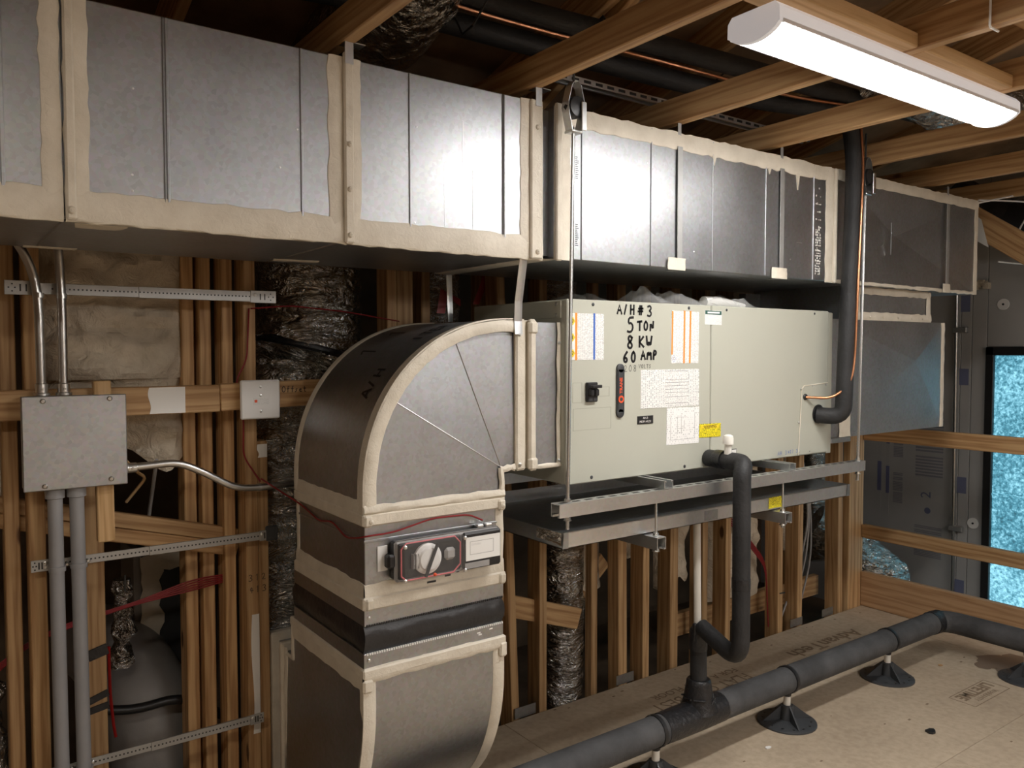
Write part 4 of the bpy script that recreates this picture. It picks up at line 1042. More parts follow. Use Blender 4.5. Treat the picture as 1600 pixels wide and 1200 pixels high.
# ================================================================ DRAIN PAN AND ITS SUPPORTS
pan = thing('drain_pan', (2.34, 2.25, .94), 'shallow galvanized drain pan slung under the air handler', 'drain pan')
qx0, qx1, qy0, qy1, qz = 1.558, 3.119, 1.900, 2.610, .937
mk('pan_floor', box(nb(), (qx0, qy0, qz), (qx1, qy1, qz+.002)), 'galv', pan)
for lo, hi in (((qx0, qy0, qz), (qx1, qy0+.0015, qz+.049)), ((qx0, qy1-.0015, qz), (qx1, qy1, qz+.049)), ((qx0, qy0, qz), (qx0+.0015, qy1, qz+.049)), ((qx1-.0015, qy0, qz), (qx1, qy1, qz+.049))):
    mk('pan_lip', box(nb(), lo, hi), 'galv_zinc', pan)
mk('pan_hem', box(nb(), (qx0, qy0, qz+.046), (qx1, qy0+.012, qz+.049), .001), 'galv_zinc', pan)
for x in (qx0-.002, qx1-.022):
    bm = nb(); prism(bm, [(x, qy0-.001, qz), (x+.024, qy0-.001, qz), (x+.024, qy0-.001, qz+.05), (x+.006, qy0-.001, qz+.05)], (0, -.0012, 0)); mk('corner_fold', bm, 'galv', pan)
bm = nb(); strip_between(bm, [(qx0-.001, 1.905, .945), (qx0-.001, 1.98, .95), (qx0-.001, 2.03, .95)], [(qx0-.001, 1.905, .985), (qx0-.001, 1.98, .985), (qx0-.001, 2.03, .982)], LFT, .001); mk('foil_tape', bm, 'foil', pan)
mk('pan_tag', box(nb(), (2.575, qy0-.0015, .944), (2.665, qy0-.0003, .986)), 'yellow', pan)
mk('pan_stamp', box(nb(), (2.21, qy0-.0012, .942), (2.28, qy0-.0002, .978)), 'galv', pan)
for x, y in ((1.75, 1.94), (1.85, 1.96), (2.0, 1.95)):
    bm = nb(); prism(bm, [(x, y, .942), (x+.07, y+.01, .945), (x+.09, y+.03, .957), (x+.02, y+.03, .947)], (0, 0, .0015)); mk('debris_scrap', bm, 'galv_zinc', pan)
def channel(name, p0, p1, label, wdt=.041, h=.041, slots=True, group=None, open_up=False):
    """strut channel with lips, open at the bottom (or top), slots in its web"""
    p0 = Vector(p0); p1 = Vector(p1); d = (p1-p0); L = d.length; d.normalize(); side = Vector((0, 0, 1)).cross(d).normalized(); up = Vector((0, 0, 1))
    t = thing(name, p0+d*L/2, label, 'strut', group)
    sg = -1 if open_up else 1
    prof = [(-wdt/2, 0), (-wdt/2, h), (wdt/2, h), (wdt/2, 0), (wdt/2-.009, 0), (wdt/2-.009, .007), (wdt/2-.0065, .007), (wdt/2-.0065, .0025), (wdt/2-.0025, .0025), (wdt/2-.0025, h-.0025), (-wdt/2+.0025, h-.0025), (-wdt/2+.0025, .0025), (-wdt/2+.0065, .0025), (-wdt/2+.0065, .007), (-wdt/2+.009, .007), (-wdt/2+.009, 0)]
    if open_up: prof = [(x, h-z) for x, z in prof]
    bm = nb(); prism(bm, [p0+side*x+up*z for x, z in prof], d*L); mk('channel', bm, 'galv_zinc', t)
    if slots:
        n = int(L/.0508)
        for i in range(n):
            c = p0+d*(.03+i*.0508)+up*(h if not open_up else 0)
            bm = nb(); a = d*.014; s_ = side*.0065; e = up*.0004
            prism(bm, [c-a-s_-e, c+a-s_-e, c+a+s_-e, c-a+s_-e], up*.0009); mk('slot', bm, 'plastic', t)
    return t
channel('strut_channel', (1.505, 1.870, 1.047), (3.153, 1.870, 1.047), 'long slotted strut channel carrying the front of the air handler')
channel('strut_channel', (1.505, 2.470, 1.047), (3.153, 2.470, 1.047), 'rear strut channel under the back of the air handler')
for x, lb in ((1.975, 'short cross strut under the lettered panel of the air handler'), (2.655, 'short cross strut under the plain panel of the air handler')):
    channel('strut_channel', (x, 1.852, 1.089), (x, 2.50, 1.089), lb, h=.0275, slots=False, open_up=True)
for x, lb in ((1.925, 'short strut piece clamped below the pan in front of the knee wall'), (2.610, 'short strut piece clamped below the pan under its yellow tag')):
    t = channel('strut_channel', (x, 1.835, .894), (x, 2.62, .894), lb, slots=False)
def rod(label, x, y, z0, z1, r=.005, nuts=(), top=None):
    t = thing('threaded_rod', (x, y, z0), label, 'rod'); x1 = x if top is None else top
    bm = nb(); tube(bm, [(x, y, z0), (x1, y, z1)], r, 8); mk('rod_shaft', bm, 'zinc', t, smooth=True)
    bm = nb(); n = int((z1-z0)/.012)
    for i in range(n): k = i/n; tube(bm, [(x+(x1-x)*k, y, z0+i*.012), (x+(x1-x)*k, y, z0+i*.012+.004)], r*1.12, 8, False)
    o = mk('thread', bm, 'galv_zinc', t, smooth=True); o['kind'] = 'stuff'
    for z in nuts:
        bm = nb(); tube(bm, [(x, y, z), (x, y, z+.008)], .010, 6); tube(bm, [(x, y, z-.002), (x, y, z)], .013, 14); mk('nut', bm, 'zinc', t)
    return t
rod('long threaded rod hanging beside the lettered end of the air handler', 1.552, 1.870, 1.005, 2.21, .0055, (1.091, 1.034), 1.572)
rod('long threaded rod hanging beside the refrigerant line', 3.128, 1.870, 1.005, 2.21, .0055, (1.091, 1.034), 3.150)
rod('short threaded rod between strut and pan near the knee wall', 1.926, 1.862, .885, 1.048, .0042, (.937, .886))
rod('short threaded rod between strut and pan over the yellow tag', 2.608, 1.862, .875, 1.048, .0042, (.937, .886))
def isolator(label, x, y, z):
    """rubber-in-shear vibration hanger: a pear-shaped bent strap with a black rubber pad"""
    t = thing('vibration_hanger', (x, y, z), label, 'vibration hanger')
    path = [(-.020, 0), (-.036, .055), (-.038, .085), (-.022, .135), (-.008, .150), (.008, .150), (.022, .135), (.038, .085), (.036, .055), (.020, 0)]
    bm = nb(); A = [(x+a*.85, y-.016, z+b) for a, b in path]; B = [(x+a*.85, y+.016, z+b) for a, b in path]
    for i in range(len(A)-1):
        dx = Vector((A[i+1][0]-A[i][0], 0, A[i+1][2]-A[i][2])).normalized(); nn = Vector((dx.z, 0, -dx.x))*.002
        prism(bm, [A[i], A[i+1], B[i+1], B[i]], nn)
    mk('bent_strap', bm, 'galv_zinc', t)
    bm = nb(); lathe(bm, (x, y, z+.072), [(.012, -.026), (.030, -.022), (.033, 0), (.030, .020), (.012, .026)], 18, 'Y'); mk('rubber_pad', bm, 'plastic', t, smooth=True)
    mk('lower_plate', box(nb(), (x-.022, y-.018, z-.004), (x+.022, y+.018, z+.004), .002), 'zinc', t)
    mk('side_link', box(nb(), (x+.004, y-.034, z+.0), (x+.024, y-.029, z+.085), .002), 'zinc', t)
    bm = nb(); tube(bm, [(x, y, z+.145), (x, y, z+.25)], .0035, 8); mk('upper_rod', bm, 'darkgrey', t)
isolator('steel and rubber vibration hanger above the rod by the mastic joint', 1.573, 1.870, 2.204)
isolator('steel and rubber vibration hanger behind the refrigerant line', 3.150, 1.870, 2.195)

# ================================================================ PIPES
def pipe(name, label, cat, pts, r, mat, seg=16, rad=0.0, smooth=True, group=None):
    bm = nb(); tube(bm, bend(pts, rad) if rad else pts, r, seg); return tag(mk(name, bm, mat, smooth=True), label, cat, group)
def noisy(pts, amp, seed, n=4):
    out = []
    pts = [Vector(p) for p in pts]
    for a, b in zip(pts, pts[1:]):
        for k in range(n):
            p = a+(b-a)*(k/n); out.append(p+Vector((noise.noise(p*3+Vector((seed, 0, 0))), noise.noise(p*3+Vector((0, seed, 0))), noise.noise(p*3+Vector((0, 0, seed)))))*amp)
    return out+[pts[-1]]
# suction line with the bare copper liquid line beside it
pipe('insulated_refrigerant_line', 'thick black insulated refrigerant line dropping into the air handler side', 'pipe',
     [(3.070, 1.905, 2.53), (3.092, 1.885, 2.36), (3.080, 1.880, 2.05), (3.060, 1.880, 1.80), (3.045, 1.882, 1.45), (3.040, 1.884, 1.275), (2.990, 1.975, 1.279)], .034, 'black', 18, .13)
t = pipe('copper_line', 'thin bare copper line running down the black refrigerant line', 'pipe',
     [(3.090, 1.86, 2.50), (3.093, 1.846, 2.30), (3.078, 1.842, 2.10), (3.062, 1.842, 1.82), (3.055, 1.846, 1.52), (3.040, 1.85, 1.42), (2.995, 1.90, 1.352), (2.907, 1.972, 1.357)], .0055, 'copper', 10, .07)
# condensate trap out of the air handler
trap = thing('condensate_trap', (2.28, 1.88, .44), 'black insulated condensate trap dropping from the air handler to the tee', 'pipe')
bm = nb(); tube(bm, bend([(2.312, 1.972, 1.153), (2.292, 1.795, 1.156), (2.262, 1.780, 1.12), (2.266, 1.780, .455), (2.296, 1.985, .52)], .085, 8), .031, 18); mk('insulated_bend', bm, 'black', trap, smooth=True)
bm = nb(); tube(bm, [(2.264, 1.780, .72), (2.264, 1.780, .755)], .0325, 18); mk('tape_wrap', bm, 'tape', trap, smooth=True)
bm = nb(); tube(bm, [(2.304, 1.925, 1.155), (2.300, 1.885, 1.156)], .034, 18); mk('tape_wrap', bm, 'tape', trap, smooth=True)
bm = nb(); tube(bm, [(2.290, 1.865, 1.18), (2.288, 1.862, 1.222)], .0135, 14); tube(bm, [(2.288, 1.862, 1.216), (2.288, 1.862, 1.236), (2.288, 1.862, 1.246), (2.288, 1.862, 1.250)], [.019, .019, .016, .008], 16); mk('vent_cap', bm, 'white_pvc', trap, smooth=True)
pipe('drain_pipe', 'white plastic drain pipe dropping from the pan to the black tee', 'pipe', [(2.284, 2.000, .936), (2.293, 2.000, .500)], .0135, 'white_pvc', 16)
# main condensate run on its stands
run = thing('condensate_main', (2.9, 2.0, .12), 'fat grey foam insulated condensate main running over the subfloor', 'pipe')
bm = nb(); tube(bm, bend([(1.1, 1.998, .180), (2.32, 2.0, .180), (4.135, 2.0, .178), (4.135, 1.2, .182), (4.135, -.4, .186)], .09, 8), .0535, 22); mk('insulation', bm, 'greyblack', run, smooth=True)
for x in (2.075, 2.846, 3.625): bm = nb(); tube(bm, [(x-.006, 2.0, .180), (x+.006, 2.0, .180)], .0555, 22); mk('seam_tie', bm, 'tape', run, smooth=True)
bm = nb(); tube(bm, noisy([(4.03, 2.0, .178), (4.10, 1.995, .178)], .002, 2), .0565, 20); mk('tape_wrap', bm, 'tape', run, smooth=True)
bm = nb(); tube(bm, [(2.10, 2.0, .180), (2.16, 2.0, .180), (2.30, 2.0, .181), (2.42, 2.0, .180)], [.0555, .057, .058, .0555], 22); mk('tape_wrap', bm, 'tape', run, smooth=True)
bm = nb(); tube(bm, [(2.302, 2.0, .20), (2.302, 2.0, .245), (2.302, 2.0, .30), (2.302, 2.0, .312), (2.302, 2.0, .318)], [.072, .056, .047, .046, .040], 20); mk('tee_collar', bm, 'tape', run, smooth=True)
bm = nb(); tube(bm, [(2.301, 2.0, .30), (2.297, 2.0, .505), (2.297, 2.0, .512)], [.031, .031, .026], 18); mk('riser', bm, 'black', run, smooth=True)
bm = nb(); tube(bm, noisy([(2.297, 2.0, .43), (2.297, 1.998, .50)], .004, 5, 5), .0345, 14); mk('tape_wrap', bm, 'tape', run, smooth=True)
mk('tape_tail', box(nb(), (2.262, 1.985, .47), (2.278, 2.0, .535), .003), 'tape', run)
for q in range(7):
    a = q*.9; bm = nb(); tube(bm, noisy([(2.302+.060*math.cos(a), 2.0+.060*math.sin(a), .215+.01*q % .05), (2.302+.062*math.cos(a+.7), 2.0+.062*math.sin(a+.7), .255)], .004, q), .004, 6); mk('tape_fold', bm, 'tape', run, smooth=True)
def stand(label, x, y):
    t = thing('pipe_stand', (x, y, 0), label, 'pipe stand', 'pipe stands along the condensate main')
    bm = nb(); lathe(bm, (x, y, 0), [(.120, 0), (.120, .006), (.114, .010), (.040, .013), (.034, .016)], 32); b_ = mk('base_disc', bm, 'darkgrey', t, smooth=True)
    for k in range(14):
        a = 2*PI*k/14; bm = nb(); lathe(bm, (x+.097*math.cos(a), y+.097*math.sin(a), .0095), [(.005, 0), (.005, .002)], 8); mk('hole', bm, 'plastic', b_)
    for k in range(4):
        a = PI/4+k*PI/2+.3; d = Vector((math.cos(a), math.sin(a), 0)); s_ = Vector((-d.y, d.x, 0))*.003; c = Vector((x, y, .012))
        bm = nb(); prism(bm, [c+d*.020-s_, c+d*.108-s_, c+d*.026+Vector((0, 0, .062))-s_, c+d*.020+Vector((0, 0, .062))-s_], s_*2); mk('fin', bm, 'darkgrey', t)
    bm = nb(); lathe(bm, (x, y, .012), [(.032, 0), (.026, .060), (.020, .062)], 18); mk('socket', bm, 'darkgrey', t, smooth=True)
    bm = nb(); tube(bm, [(x, y, .068), (x, y, .120)], .0145, 16); mk('post', bm, 'white_pvc', t, smooth=True)
    bm = nb(); lathe(bm, (x, y, .112), [(.016, 0), (.018, .012), (.012, .024)], 14); mk('clamp_nut', bm, 'plastic', t, smooth=True)
    bm = nb(); pts = [(x, y+.0575*math.sin(a), .180-.0575*math.cos(a)) for a in [(-PI+2*PI*i/20) for i in range(21)]]
    strip_between(bm, [(p[0]-.008, p[1], p[2]) for p in pts], [(p[0]+.008, p[1], p[2]) for p in pts], (0, 0, 0), 0); o = mk('clamp_band', bm, 'plastic', t, smooth=True)
stand('black pipe stand nearest the tee, cut by the lower frame edge', 2.075, 2.0)
stand('black finned pipe stand in the middle of the condensate main', 2.850, 2.0)
stand('black finned pipe stand just before the bend by the toe board', 3.627, 2.0)
stand('black pipe stand beyond the bend at the frame edge', 4.135, 1.60)
for lab, x, y, pts, m_ in (('black lump of rubber lying on the subfloor', 3.242, 1.602, 9, 'plastic'), ('white torn paper scrap on the subfloor beside the stand', 2.60, 1.905, 7, 'paper'), ('dark wood chip lying near the bend of the main', 3.975, 1.922, 6, 'pine')):
    bm = nb(); r0 = .028 if pts == 9 else .018
    prism(bm, [(x+r0*random.uniform(.5, 1.1)*math.cos(2*PI*k/pts), y+r0*random.uniform(.3, .7)*math.sin(2*PI*k/pts), .0012) for k in range(pts)], (0, 0, .008 if pts == 9 else .003))
    tag(mk('floor_scrap', bm, m_), lab, 'scrap')

# ================================================================ JUNCTION BOX AND CONDUIT
jb = thing('junction_box', (.32, 2.60, 1.16), 'square grey steel junction box fed by four conduits', 'junction box')
mk('box_body', box(nb(), (.191, 2.572, 1.162), (.449, 2.640, 1.421), .002), 'boxsteel', jb)
mk('cover', box(nb(), (.188, 2.566, 1.159), (.452, 2.573, 1.424), .0025), 'boxsteel', jb)
screws(jb, [(.240, 2.566, 1.410), (.408, 2.566, 1.412), (.240, 2.566, 1.172), (.408, 2.566, 1.178)], FRT, .0075, .005)
def conduit(name, label, pts, r, mat, rad, fittings, rings=()):
    t = thing(name, pts[0], label, 'conduit')
    bm = nb(); tube(bm, bend(pts, rad, 8) if rad else pts, r, 14); mk('tubing', bm, mat, t, smooth=True)
    for c, ax in fittings:
        c = Vector(c); ax = Vector(ax); bm = nb(); tube(bm, [c, c+ax*.006, c+ax*.008, c+ax*.032, c+ax*.034], [r*1.7, r*1.7, r*1.32, r*1.3, r*1.05], 14); f_ = mk('connector', bm, 'zinc' if mat == 'emt' else mat, t, smooth=True)
        if mat == 'emt': mk('set_screw', box(nb(), c+ax*.018+Vector((-.003, -r*1.5, -.003)), c+ax*.018+Vector((.003, -r*1.1, .003)), .001), 'zinc', f_)
    for c, ax in rings:
        c = Vector(c); ax = Vector(ax); bm = nb(); tube(bm, [c-ax*.007, c+ax*.007], r*1.15, 14); mk('strap', bm, 'zinc' if mat == 'emt' else mat, t, smooth=True)
UPV = (0, 0, 1)
conduit('steel_conduit', 'bent steel conduit leaving the box top towards the stud', [(.242, 2.612, 1.424), (.240, 2.612, 1.69), (.225, 2.612, 1.79), (.165, 2.612, 1.90), (.12, 2.612, 2.05)], .0125, 'emt', .08, [((.242, 2.612, 1.424), UPV)], [((.240, 2.612, 1.706), UPV)])
conduit('steel_conduit', 'upright steel conduit rising behind the trunk duct', [(.297, 2.612, 1.424), (.297, 2.612, 1.70), (.291, 2.612, 1.86), (.30, 2.622, 2.25)], .0125, 'emt', .05, [((.297, 2.612, 1.424), UPV)], [((.297, 2.612, 1.706), UPV)])
conduit('steel_conduit', 'offset steel conduit running sideways from the box behind the elbow', [(.452, 2.612, 1.199), (.60, 2.612, 1.205), (.665, 2.612, 1.175), (.775, 2.612, 1.108), (.85, 2.625, 1.098), (1.35, 2.64, 1.11)], .0115, 'emt', .07, [((.452, 2.612, 1.199), (1, 0, 0))], [((.858, 2.626, 1.099), (1, 0, 0))])
conduit('plastic_conduit', 'grey plastic conduit below the box beside the stud', [(.268, 2.612, 1.162), (.271, 2.612, -.3)], .0195, 'pvc', 0, [((.268, 2.612, 1.162), (0, 0, -1))], [((.2695, 2.612, .925), UPV), ((.271, 2.612, .318), UPV)])
conduit('plastic_conduit', 'grey plastic conduit below the box beside the pale cleat', [(.323, 2.612, 1.162), (.329, 2.612, -.3)], .0195, 'pvc', 0, [((.323, 2.612, 1.162), (0, 0, -1))], [((.3245, 2.612, .927), UPV), ((.328, 2.612, .320), UPV)])
def tele_bracket(label, x0, x1, z, y=2.636, hz=.016, end=.085, split=.45, clip=None):
    t = thing('conduit_bracket', ((x0+x1)/2, y, z), label, 'bracket', 'telescoping conduit brackets')
    xm = x0+(x1-x0)*split
    mk('inner_bar', box(nb(), (x0+end*.4, y, z-hz), (xm+.12, y+.004, z+hz), .001), 'bracket', t); mk('outer_bar', box(nb(), (xm, y-.0025, z-hz-.001), (x1-end*.4, y+.005, z+hz+.001), .001), 'bracket', t)
    bm = nb(); n = int((x1-x0-2*end)/.011)
    for i in range(n):
        x = x0+end+.03+i*.011; yy = y-.0028 if x > xm else y-.0003
        box(bm, (x, yy, z-.0022), (x+.0045, yy+.0006, z+.0022))
    o = mk('punched_dots', bm, 'plastic', t); o['kind'] = 'stuff'
    for x, s_ in ((x0, 1), (x1, -1)):
        e = mk('end_plate', box(nb(), (min(x, x+s_*end), y-.0045, z-hz-.004), (max(x, x+s_*end), y-.001, z+hz+.004), .001), 'bracket', t)
        for k in (.45, .62): mk('slot', box(nb(), (x+s_*end*k-.002, y-.0048, z-.010), (x+s_*end*k+.002, y-.0044, z+.010)), 'plastic', e)
        for k, q in ((.12, 0), (.22, .010), (.22, -.010), (.3, 0)): mk('hole', box(nb(), (x+s_*end*k-.002, y-.0048, z+q-.002), (x+s_*end*k+.002, y-.0044, z+q+.002)), 'plastic', e)
        screws(t, [(x+s_*end*.82, y-.0045, z+.006)], FRT, .006, .003)
    return t
tele_bracket('perforated conduit bracket screwed across the studs above the box', .160, .926, 1.727)
t = tele_bracket('perforated conduit bracket across the studs above the red cables', .206, .905, .935, hz=.013, end=.045)
t2 = tele_bracket('perforated conduit bracket lowest on the studs near the frame edge', .228, .866, .322, hz=.013, end=.045)
for tt, z in ((t, .925), (t2, .318)):
    screws(tt, [(.2425, 2.634, z+.004), (.297, 2.634, z+.004), (.352, 2.634, z+.006)], FRT, .006, .004)
mk('rubber_end', box(nb(), (.880, 2.629, .915), (.922, 2.640, .965), .004), 'darkgrey', t)
# white blank plate
bp = thing('blank_plate', (.861, 2.62, 1.326), 'square white metal blank plate on the horizontal blocking', 'wall plate')
mk('plate_box', box(nb(), (.812, 2.618, 1.34), (.912, 2.642, 1.44), .002), 'white', bp); mk('cover', box(nb(), (.797, 2.606, 1.327), (.926, 2.619, 1.454), .004), 'white', bp)
screws(bp, [(.861, 2.606, 1.432), (.861, 2.606, 1.352), (.861, 2.606, 1.404)], FRT, .0045, .002)
lb = mk('paper_sticker', box(nb(), (.838, 2.6052, 1.373), (.888, 2.606, 1.396)), 'print', bp); mk('sticker_logo', box(nb(), (.841, 2.6048, 1.381), (.850, 2.6052, 1.390)), 'red_orange', lb)

# ================================================================ CABLES
def cable(label, pts, r=.0028, mat='red', cat='cable', group=None, rad=.03): return pipe('cable', label, cat, pts, r, mat, 6, rad, True, group)
cable('single red wire looping across the duct to the smoke detector', [(.870, 2.640, 1.125), (.905, 2.60, 1.095), (.944, 2.47, 1.055), (.941, 2.32, 1.03), (.941, 2.22, 1.046), (.941, 2.12, 1.015), (.939, 2.03, 1.033), (.955, 2.006, 1.040), (1.03, 2.006, 1.040), (1.16, 2.005, 1.065), (1.28, 2.000, 1.062), (1.325, 1.995, 1.04)], .0026, 'red')
cable('red wire running down the stud past the blank plate', [(.848, 2.672, 1.69), (.838, 2.670, 1.52), (.800, 2.672, 1.45), (.825, 2.672, 1.33), (.822, 2.672, 1.2), (.868, 2.640, 1.115)], .0028, 'red')
cable('red wire strung from the stud over to the foil duct', [(.856, 2.672, 1.69), (1.0, 2.70, 1.705), (1.2, 2.70, 1.69), (1.42, 2.70, 1.66)], .0025, 'red')
for k in range(5):
    zz = .006*k; cable('red cable of the bundle strapped behind the conduits', [(-.30, 2.80, .40+zz*.6), (.08, 2.79, .56+zz), (.205, 2.78, .665+zz*.5), (.33, 2.785, .70+zz*.6), (.50, 2.80, .728+zz*.2), (.68, 2.77, .752+zz*1.5), (.797, 2.782, .762+zz*.9)], .0028, 'red', group='red cable bundle', rad=.06)
for k in range(4): cable('red cable slanting between the knee wall studs', [(3.16, 2.78, .78+.012*k), (3.45, 2.75, .60+.012*k), (3.68, 2.73, .36+.01*k), (3.71, 2.73, .02)], .004, 'red', group='red cables in the knee wall', rad=.08)
for k in range(3): cable('grey cable looping down inside the knee wall bay', [(3.98+.02*k, 2.76, 1.0), (4.10, 2.74, .62+.04*k), (4.02+.05*k, 2.74, .34), (3.86+.08*k, 2.76, .02)], .006, 'wrap', group='grey cables in the knee wall', rad=.14)
for k in range(3): cable('red cable hung under the pan corner', [(2.35, 2.74, .86+.012*k), (2.46, 2.74, .92+.012*k), (2.60, 2.76, .97)], .004, 'red', group='red cables under the pan', rad=.05)
mk('cable_tie', box(nb(), (.475, 2.792, .775), (.480, 2.803, .83)), 'plastic', wall)
bm = nb(); tube(bm, [(3.735, 2.676, .215), (3.78, 2.676, .213)], .003, 6); mk('cable_tie', bm, 'plastic', wall)
board('cable_strap', (.362, 2.762, .60), (.418, 2.762, .615), (0, 0, 1), .035, .004, 'tape', wall, .001)
board('cable_strap', (.358, 2.762, .455), (.418, 2.762, .475), (0, 0, 1), .022, .004, 'tape', wall, .001)
board('cable_strap', (.358, 2.762, .425), (.418, 2.762, .435), (0, 0, 1), .022, .004, 'tape', wall, .001)
bm = nb(); tube(bm, noisy([(.43, 2.82, .60), (.435, 2.82, .44), (.445, 2.82, .30)], .008, 3), .005, 6); tag(mk('red_tape_strip', bm, 'red_tape', smooth=True), 'red tape strip hanging beside the plastic conduit', 'tape')

# ================================================================ WRAPPED DUCTS IN THE WALL
def foil_duct(name, label, pts, r, mat='foil', seg=40, step=.02, amp=.012, cat='duct', freq=9, seed=0, cap=True):
    dense = []
    P = [Vector(p) for p in pts]
    for a, b in zip(P, P[1:]):
        n = max(2, int((b-a).length/step)); dense += [a+(b-a)*(k/n) for k in range(n)]
    dense.append(P[-1])
    bm = nb(); rings = []
    for p, n, b in frames(dense):
        ring = []
        for k in range(seg):
            a = 2*PI*k/seg; d = n*math.cos(a)+b*math.sin(a); q = p+d*r
            h = noise.noise(Vector((q.x*freq*.6, q.y*freq*.6, q.z*freq*2.2))+Vector((seed, 0, 0)))+.7*noise.noise(q*freq*3)
            ring.append(bm.verts.new(q+d*h*amp))
        rings.append(ring)
    for a, b in zip(rings, rings[1:]):
        for k in range(seg): bm.faces.new((a[k], a[(k+1) % seg], b[(k+1) % seg], b[k]))
    if cap: bm.faces.new(rings[0][::-1]); bm.faces.new(rings[-1])
    return tag(mk(name, bm, mat, smooth=True), label, cat)
foil_duct('foil_wrapped_duct', 'wide crinkled foil wrapped duct rising behind the elbow', [(1.19, 3.0, 2.4), (1.19, 3.0, 1.95), (1.18, 2.98, 1.58), (1.13, 2.96, 1.50)], .195, seed=1)
foil_duct('foil_wrapped_duct', 'narrow crinkled foil duct between elbow and stud', [(1.06, 2.93, 1.52), (1.04, 2.93, .6), (1.03, 2.95, .0)], .135, seed=4)
o = pipe('black_tie_strap', 'black strap cinched around the wide foil duct', 'strap', [(1.18+.205*math.cos(a), 2.98+.205*math.sin(a), 1.545-.055*math.cos(a)) for a in [2*PI*k/24 for k in range(25)]], .014, 'tape', 8)
foil_duct('foil_wrapped_duct', 'foil wrapped duct standing behind the knee wall brace', [(2.35, 2.857, 1.1), (2.35, 2.857, .5), (2.345, 2.857, .10), (2.335, 2.86, -.1)], .095, amp=.008, seed=7)
foil_duct('foil_wrapped_duct', 'foil duct behind the hanging strap above the elbow', [(1.70, 2.93, 2.4), (1.70, 2.93, 1.5)], .11, seed=9)
foil_duct('foil_wrapped_duct', 'foil duct lump above the lettered end of the air handler', [(2.36, 2.93, 2.35), (2.36, 2.93, 1.5)], .10, seed=12)
foil_duct('flexible_duct', 'crumpled silver flexible duct beyond the plywood toe board', [(4.66, 3.10, .40), (4.82, 2.92, .26), (5.0, 2.78, .08), (5.05, 2.74, -.2)], .14, 'foil', seed=14, amp=.02)
foil_duct('flexible_duct', 'silver flexible duct against the gable foam board', [(5.05, 3.35, 1.3), (5.02, 3.33, .5), (4.95, 3.2, .1)], .10, 'foil', seed=15, amp=.015)
foil_duct('flexible_duct', 'dark silver flexible duct above the joists beside the copper line', [(1.03, 1.86, 2.68), (1.14, 2.08, 2.64), (1.20, 2.4, 2.62), (1.22, 2.9, 2.62)], .165, 'foil_dark', seed=17, amp=.008)
foil_duct('flexible_duct', 'silver flexible duct crossing high at the upper frame edge', [(1.05, 1.70, 2.80), (1.5, 1.62, 2.78), (2.0, 1.55, 2.90)], .12, 'foil', seed=18, amp=.012)
foil_duct('flexible_duct', 'silver flexible duct glinting between joists near the lamp end', [(3.05, 1.75, 2.62), (3.55, 1.72, 2.58), (4.1, 1.7, 2.66)], .10, 'foil_dark', seed=21, amp=.014)
foil_duct('flexible_duct', 'silver flexible duct behind the mounting block above the lamp', [(1.9, .82, 2.68), (2.12, .95, 2.60), (2.5, 1.0, 2.66)], .085, 'foil', seed=23, amp=.014)
foil_duct('wrapped_flex_duct', 'grey jacketed duct bulging low between the studs', [(.60, 3.12, -.3), (.62, 3.12, .08), (.60, 3.15, .26), (.56, 3.32, .36), (.52, 3.6, .36)], .155, 'wrap', amp=.010, freq=5, seed=3)
foil_duct('silver_film_scrap', 'crumpled silver film hanging beside the outer stud', [(.06, 2.86, .62), (.10, 2.86, .3), (.08, 2.86, -.1)], .06, 'foil_dark', amp=.02, seed=30, seg=20)
foil_duct('silver_film_scrap', 'crumpled silver film hanging beside the dark duct box', [(.50, 3.02, .76), (.51, 3.02, .6), (.50, 3.04, .45)], .035, 'foil_dark', amp=.022, seed=33, seg=20)
pipe('black_hose', 'black hose draped over the grey jacketed duct', 'hose', [(.40, 2.93, .36), (.52, 2.92, .33), (.66, 2.92, .34), (.76, 2.93, .28), (.85, 3.0, .18)], .016, 'plastic', 10, .06)
db = thing('duct_box', (.73, 3.35, .20), 'dark duct box with grey mastic edge seen between the studs', 'duct')
mk('box_sheet', box(nb(), (.655, 3.30, .20), (.90, 3.6, .76), .003), 'darkgrey', db)
mastic('mastic_band', (.625, 3.295, .22), (.625, 3.295, .76), (.69, 3.295, .20), (.69, 3.295, .76), FRT, .008, db, .012)
mastic('mastic_band', (.625, 3.294, .70), (.82, 3.294, .70), (.625, 3.294, .765), (.82, 3.294, .765), FRT, .006, db, .006)
bm = nb(); box(bm, (.60, 3.33, .20), (.63, 3.6, .78), .003); mk('box_side', bm, 'wrap', db)
bm = nb(); tube(bm, noisy([(.58, 2.78, 1.20), (.585, 2.9, 1.05), (.57, 2.95, .85)], .012, 9), .006, 6); tag(mk('hanging_cable', bm, 'wrap', smooth=True), 'grey cable dangling in the dark bay under the foam', 'cable')
bm = nb(); tube(bm, bend([(.50, 2.86, 1.19), (.53, 2.84, 1.15), (.56, 2.86, 1.13), (.50, 2.88, 1.05)], .03), .005, 6); tag(mk('wire_pigtail', bm, 'pine_pale', smooth=True), 'small curled wire end in the dark bay beside the box', 'cable')
